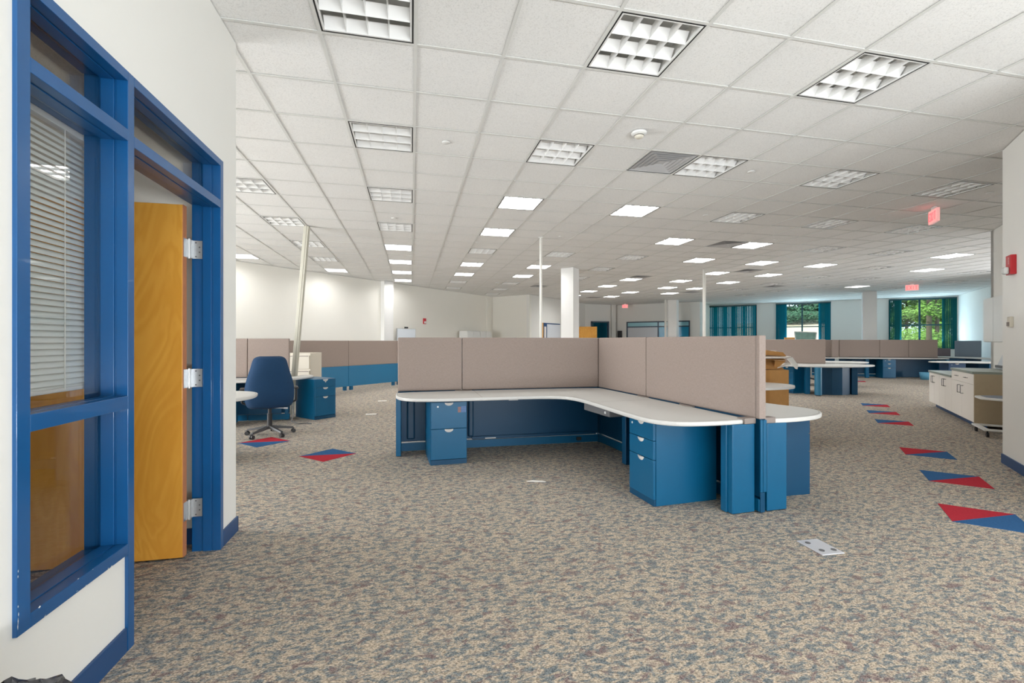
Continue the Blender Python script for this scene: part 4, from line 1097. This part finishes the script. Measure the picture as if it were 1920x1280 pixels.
# group C under the right window
panel('low mauve-grey partition below the right far window', (19.2, 14.62), (20.42, 13.68), z0=.70, z1=1.0, group='partitions under the right window', fab=mat('mauve_grey_fabric', (.22, .19, .21), .9))
panel('blue-grey partition panel right of the right far window', (20.45, 13.55), (20.45, 12.72), z0=.70, z1=1.30, group='partitions under the right window', fab=M_bluegrey)
WD = worktop('dim corner desk top under the right far window', [(18.7, 14.4), (18.7, 13.75), (19.3, 13.2), (19.2, 12.4), (18.8, 11.7), (19.1, 11.4), (19.8, 12.1), (20.3, 12.65), (20.3, 13.45), (19.15, 14.45)], it=1)
leg(WD, (19.2, 12.4), R(40), .05, .6, .665, m=M_teal2); leg(WD, (18.85, 13.9), R(40), .05, .5, .665, m=M_teal2)
o = MB().box(0, 1.7, 0, .03, .15, .66).build('underdesk_panel', M_black, WD); o.location = (18.95, 14.35, 0); o.rotation_euler = (0, 0, R(-40))  # black sheet put in for the dark void under the desk
# desk D
WE = worktop('long pale rounded desk top behind the cream cabinets', [(14.75, 10.5), (14.6, 10.25), (14.9, 9.95), (15.6, 9.4), (16.3, 8.8), (16.9, 9.2), (16.4, 10.0), (15.6, 10.5)])
pedestal('dim blue pedestal under the long rounded desk behind the cream cabinets', (15.0, 10.10), R(-30), wd=.40, dp=.45, drawers=(.30, .32), m=mat('dim_blue_enamel', (.02, .06, .14), .4))
leg(WE, (15.65, 9.55), R(-30), .06, .45, .665, m=M_teal2)
leg(WE, (16.2, 9.4), R(-30), .06, .45, .665, m=M_teal2)
t = thing('partition_panel', 'grey partition end glimpsed right of the desk beside the white wall cabinet', 'partition', (14.35, 8.45, 0), R(-45))
MB().box(0, 1.0, -.03, .03, .45, 1.27).build('fabric_screen', mat('grey_fabric', (.36, .34, .34), .9), t, bevel=.01); MB().box(0, 1.0, -.02, .02, 0, .45).build('metal_skirt', M_teal2, t)
o = MB().lathe([(0, 0), (.13, 0), (.16, .24), (.15, .24), (.12, .01), (0, .01)], 20).build('waste_bin', mat('pale_blue_plastic', (.10, .33, .50), .4), smooth=True); o.location = (16.75, 11.95, 0); tag(o, 'small pale blue waste bin at the end of the far partition row', 'waste bin')
# items in front of the middle window
o = MB().box(-.12, .12, -.09, .09, .70, 1.39).build('cardboard_box', M_cardb, bevel=.003); o.location = (10.56, 11.08, 0); o.rotation_euler = (0, 0, R(-35)); tag(o, 'small cardboard box peeking over the pale far partition', 'box')
o = MB().box(-.06, .06, -.05, .05, .70, 1.345).build('desk_phone', M_grey, bevel=.01); o.location = (10.88, 10.95, 0); o.rotation_euler = (0, 0, R(-35)); tag(o, 'dark grey device beside the small cardboard box', 'phone')
t = thing('mesh_chair', 'chair with a wide mesh back painted with green reflections before the middle far window', 'office chair', (12.72, 12.69, 0), R(-40))
f = MB(); f.prism([(-.22, -.02), (.22, -.02), (.22, .02), (-.22, .02)], .42, .48); f.build('seat', M_black, t, bevel=.01)
fr_ = MB(); pz = [(-.31, 1.60), (.31, 1.57), (.20, .55), (-.20, .55)]
fr_.tube([(x, 0, z) for x, z in pz + pz[:1]], .014); fr_.build('back_frame', M_ltgrey, t)
MB().add([(x, .0, z) for x, z in pz] + [(x, .012, z) for x, z in pz], [(0, 1, 2, 3), (7, 6, 5, 4), (0, 4, 5, 1), (1, 5, 6, 2), (2, 6, 7, 3), (3, 7, 4, 0)]).build('mesh_back', mat('green_reflection_mesh', (.12, .22, .19), .5, var=.5, vscale=9), t)  # green reflections put into the mesh colour
MB().cyl((0, 0, .1), (0, 0, .42), .03).build('column', M_black, t)
for k in range(5): MB().cyl((0, 0, .1), (.28 * math.cos(k * 1.257), .28 * math.sin(k * 1.257), .03), .022, .028).build('base_arm', M_black, t)

# ================================================================ OUTSIDE
OUT = MB().prism([(16.6, 23.3), (24.1, 15.9), (90, 30), (80, 90), (20, 90)], -.3, -.2).build('lawn', M_lawn); tag(OUT, 'green lawn outside beyond the far windows', 'lawn')
# sandy bank beyond the middle window (direction about 44 degrees)
def far(x_px, d):   # plan point on a sight direction from the middle of the room
    k = (x_px - 960) / 857.; a = R(12.37); l = k * d
    return (l * math.cos(a) + d * math.sin(a), -l * math.sin(a) + d * math.cos(a))
p0, p1, p2, p3 = far(1380, 30), far(1610, 26.5), far(1610, 46), far(1380, 50)
bk = MB(); bk.add([(*p0, -.2), (*p1, -.2), (*p2, 3.2), (*p3, 3.2), (*p2, -.2), (*p3, -.2)], [(0, 1, 2, 3), (1, 4, 2), (0, 3, 5), (3, 2, 4, 5)])
tag(bk.build('sandy_bank', M_sand), 'sunlit sandy bank outside the middle far window', 'bank')
random.seed(11)
def foliage(mb, c, r, n, size):
    for _ in range(n):
        while True:
            p = Vector((random.uniform(-1, 1), random.uniform(-1, 1), random.uniform(-1, 1)))
            if p.length < 1: break
        q = Vector(c) + Vector((p.x * r[0], p.y * r[1], p.z * r[2]))
        a = Vector((random.gauss(0, 1), random.gauss(0, 1), random.gauss(0, .6))).normalized(); b = a.orthogonal().normalized()
        s = size * random.uniform(.6, 1.4); mb.add([tuple(q - a * s), tuple(q + b * s * .5), tuple(q + a * s), tuple(q - b * s * .5)], [(0, 1, 2, 3)])
def tree(label, x, y, h, tr, r, m, nb, size=.16, cat='tree', zbase=-.2):
    t = thing('tree', label, cat, (x, y, zbase))
    tm = MB()
    tm.cyl((0, 0, 0), (0, 0, h * .45), tr, tr * .75, 12).cyl((0, 0, h * .45), (.1, .1, h), tr * .75, tr * .3, 10)
    f = MB()
    for k in range(nb):
        a = random.uniform(0, 6.28); rr = r * random.uniform(.1, .8); z = h * random.uniform(.38, 1.0)
        e = Vector((rr * math.cos(a), rr * math.sin(a), z)); tm.cyl((0, 0, z - .5), tuple(e), tr * .18, tr * .07, 6)
        foliage(f, e, (r * .42, r * .42, h * .055), 150, size)
    tm.build('trunk', M_bark, t); f.build('crown', m, t); return t
x, y = far(1742, 33); tree('tall straight conifer trunk centred in the right far window', x, y, 9, .19, 2.6, M_leafa, 26)
x, y = far(1757, 38); tree('second conifer trunk leaning right in the right far window', x, y, 9, .17, 2.6, M_leafa, 22)
for k, (px_, d, lab) in enumerate(((1700, 44, 'leafy green tree at the left of the right far window'), (1725, 52, 'leafy green tree deep behind the conifer trunks'), (1775, 50, 'leafy green tree at the right edge of the right far window'))):
    x, y = far(px_, d); tree(lab, x, y, 7.5, .16, 3.2, M_leafa, 24, .2)
for k, (px_, d, lab) in enumerate(((1480, 52, 'bare thin tree at the left above the sandy bank'), (1500, 54, 'thin bluish green tree at the middle above the sandy bank'), (1522, 51, 'bluish green tree at the right above the sandy bank'), (1545, 53, 'bluish green tree farthest right above the sandy bank'))):
    x, y = far(px_, d); tree(lab, x, y, 9, .10, 2.4, M_leafb, 20, .2)
def shrub(label, x, y, z, r, m, n=700, size=.12):
    f = MB(); foliage(f, (0, 0, r * .6), (r * 1.3, r * 1.3, r * .7), n, size)
    o = f.build('shrub', m); o.location = (x, y, z); tag(o, label, 'shrub')
for k, (px_, lab) in enumerate(((1475, 'leftmost low shrub on top of the sandy bank'), (1497, 'second low shrub from the left on the sandy bank'), (1520, 'third low shrub from the left on the sandy bank'), (1543, 'rightmost low shrub on top of the sandy bank'))):
    x, y = far(px_, 47); shrub(lab, x, y, 3.1, 1.0, M_leafb)
for k, (px_, d, lab) in enumerate(((1698, 36, 'broad green shrub at the left in the right far window'), (1722, 38, 'green shrub left of the conifer trunk in the right far window'), (1768, 40, 'green shrub right of the conifer trunks'), (1750, 44, 'green shrub behind the conifer trunks'))):
    x, y = far(px_, d); shrub(lab, x, y, -.1, 1.9, M_leafa, 1500, .14)
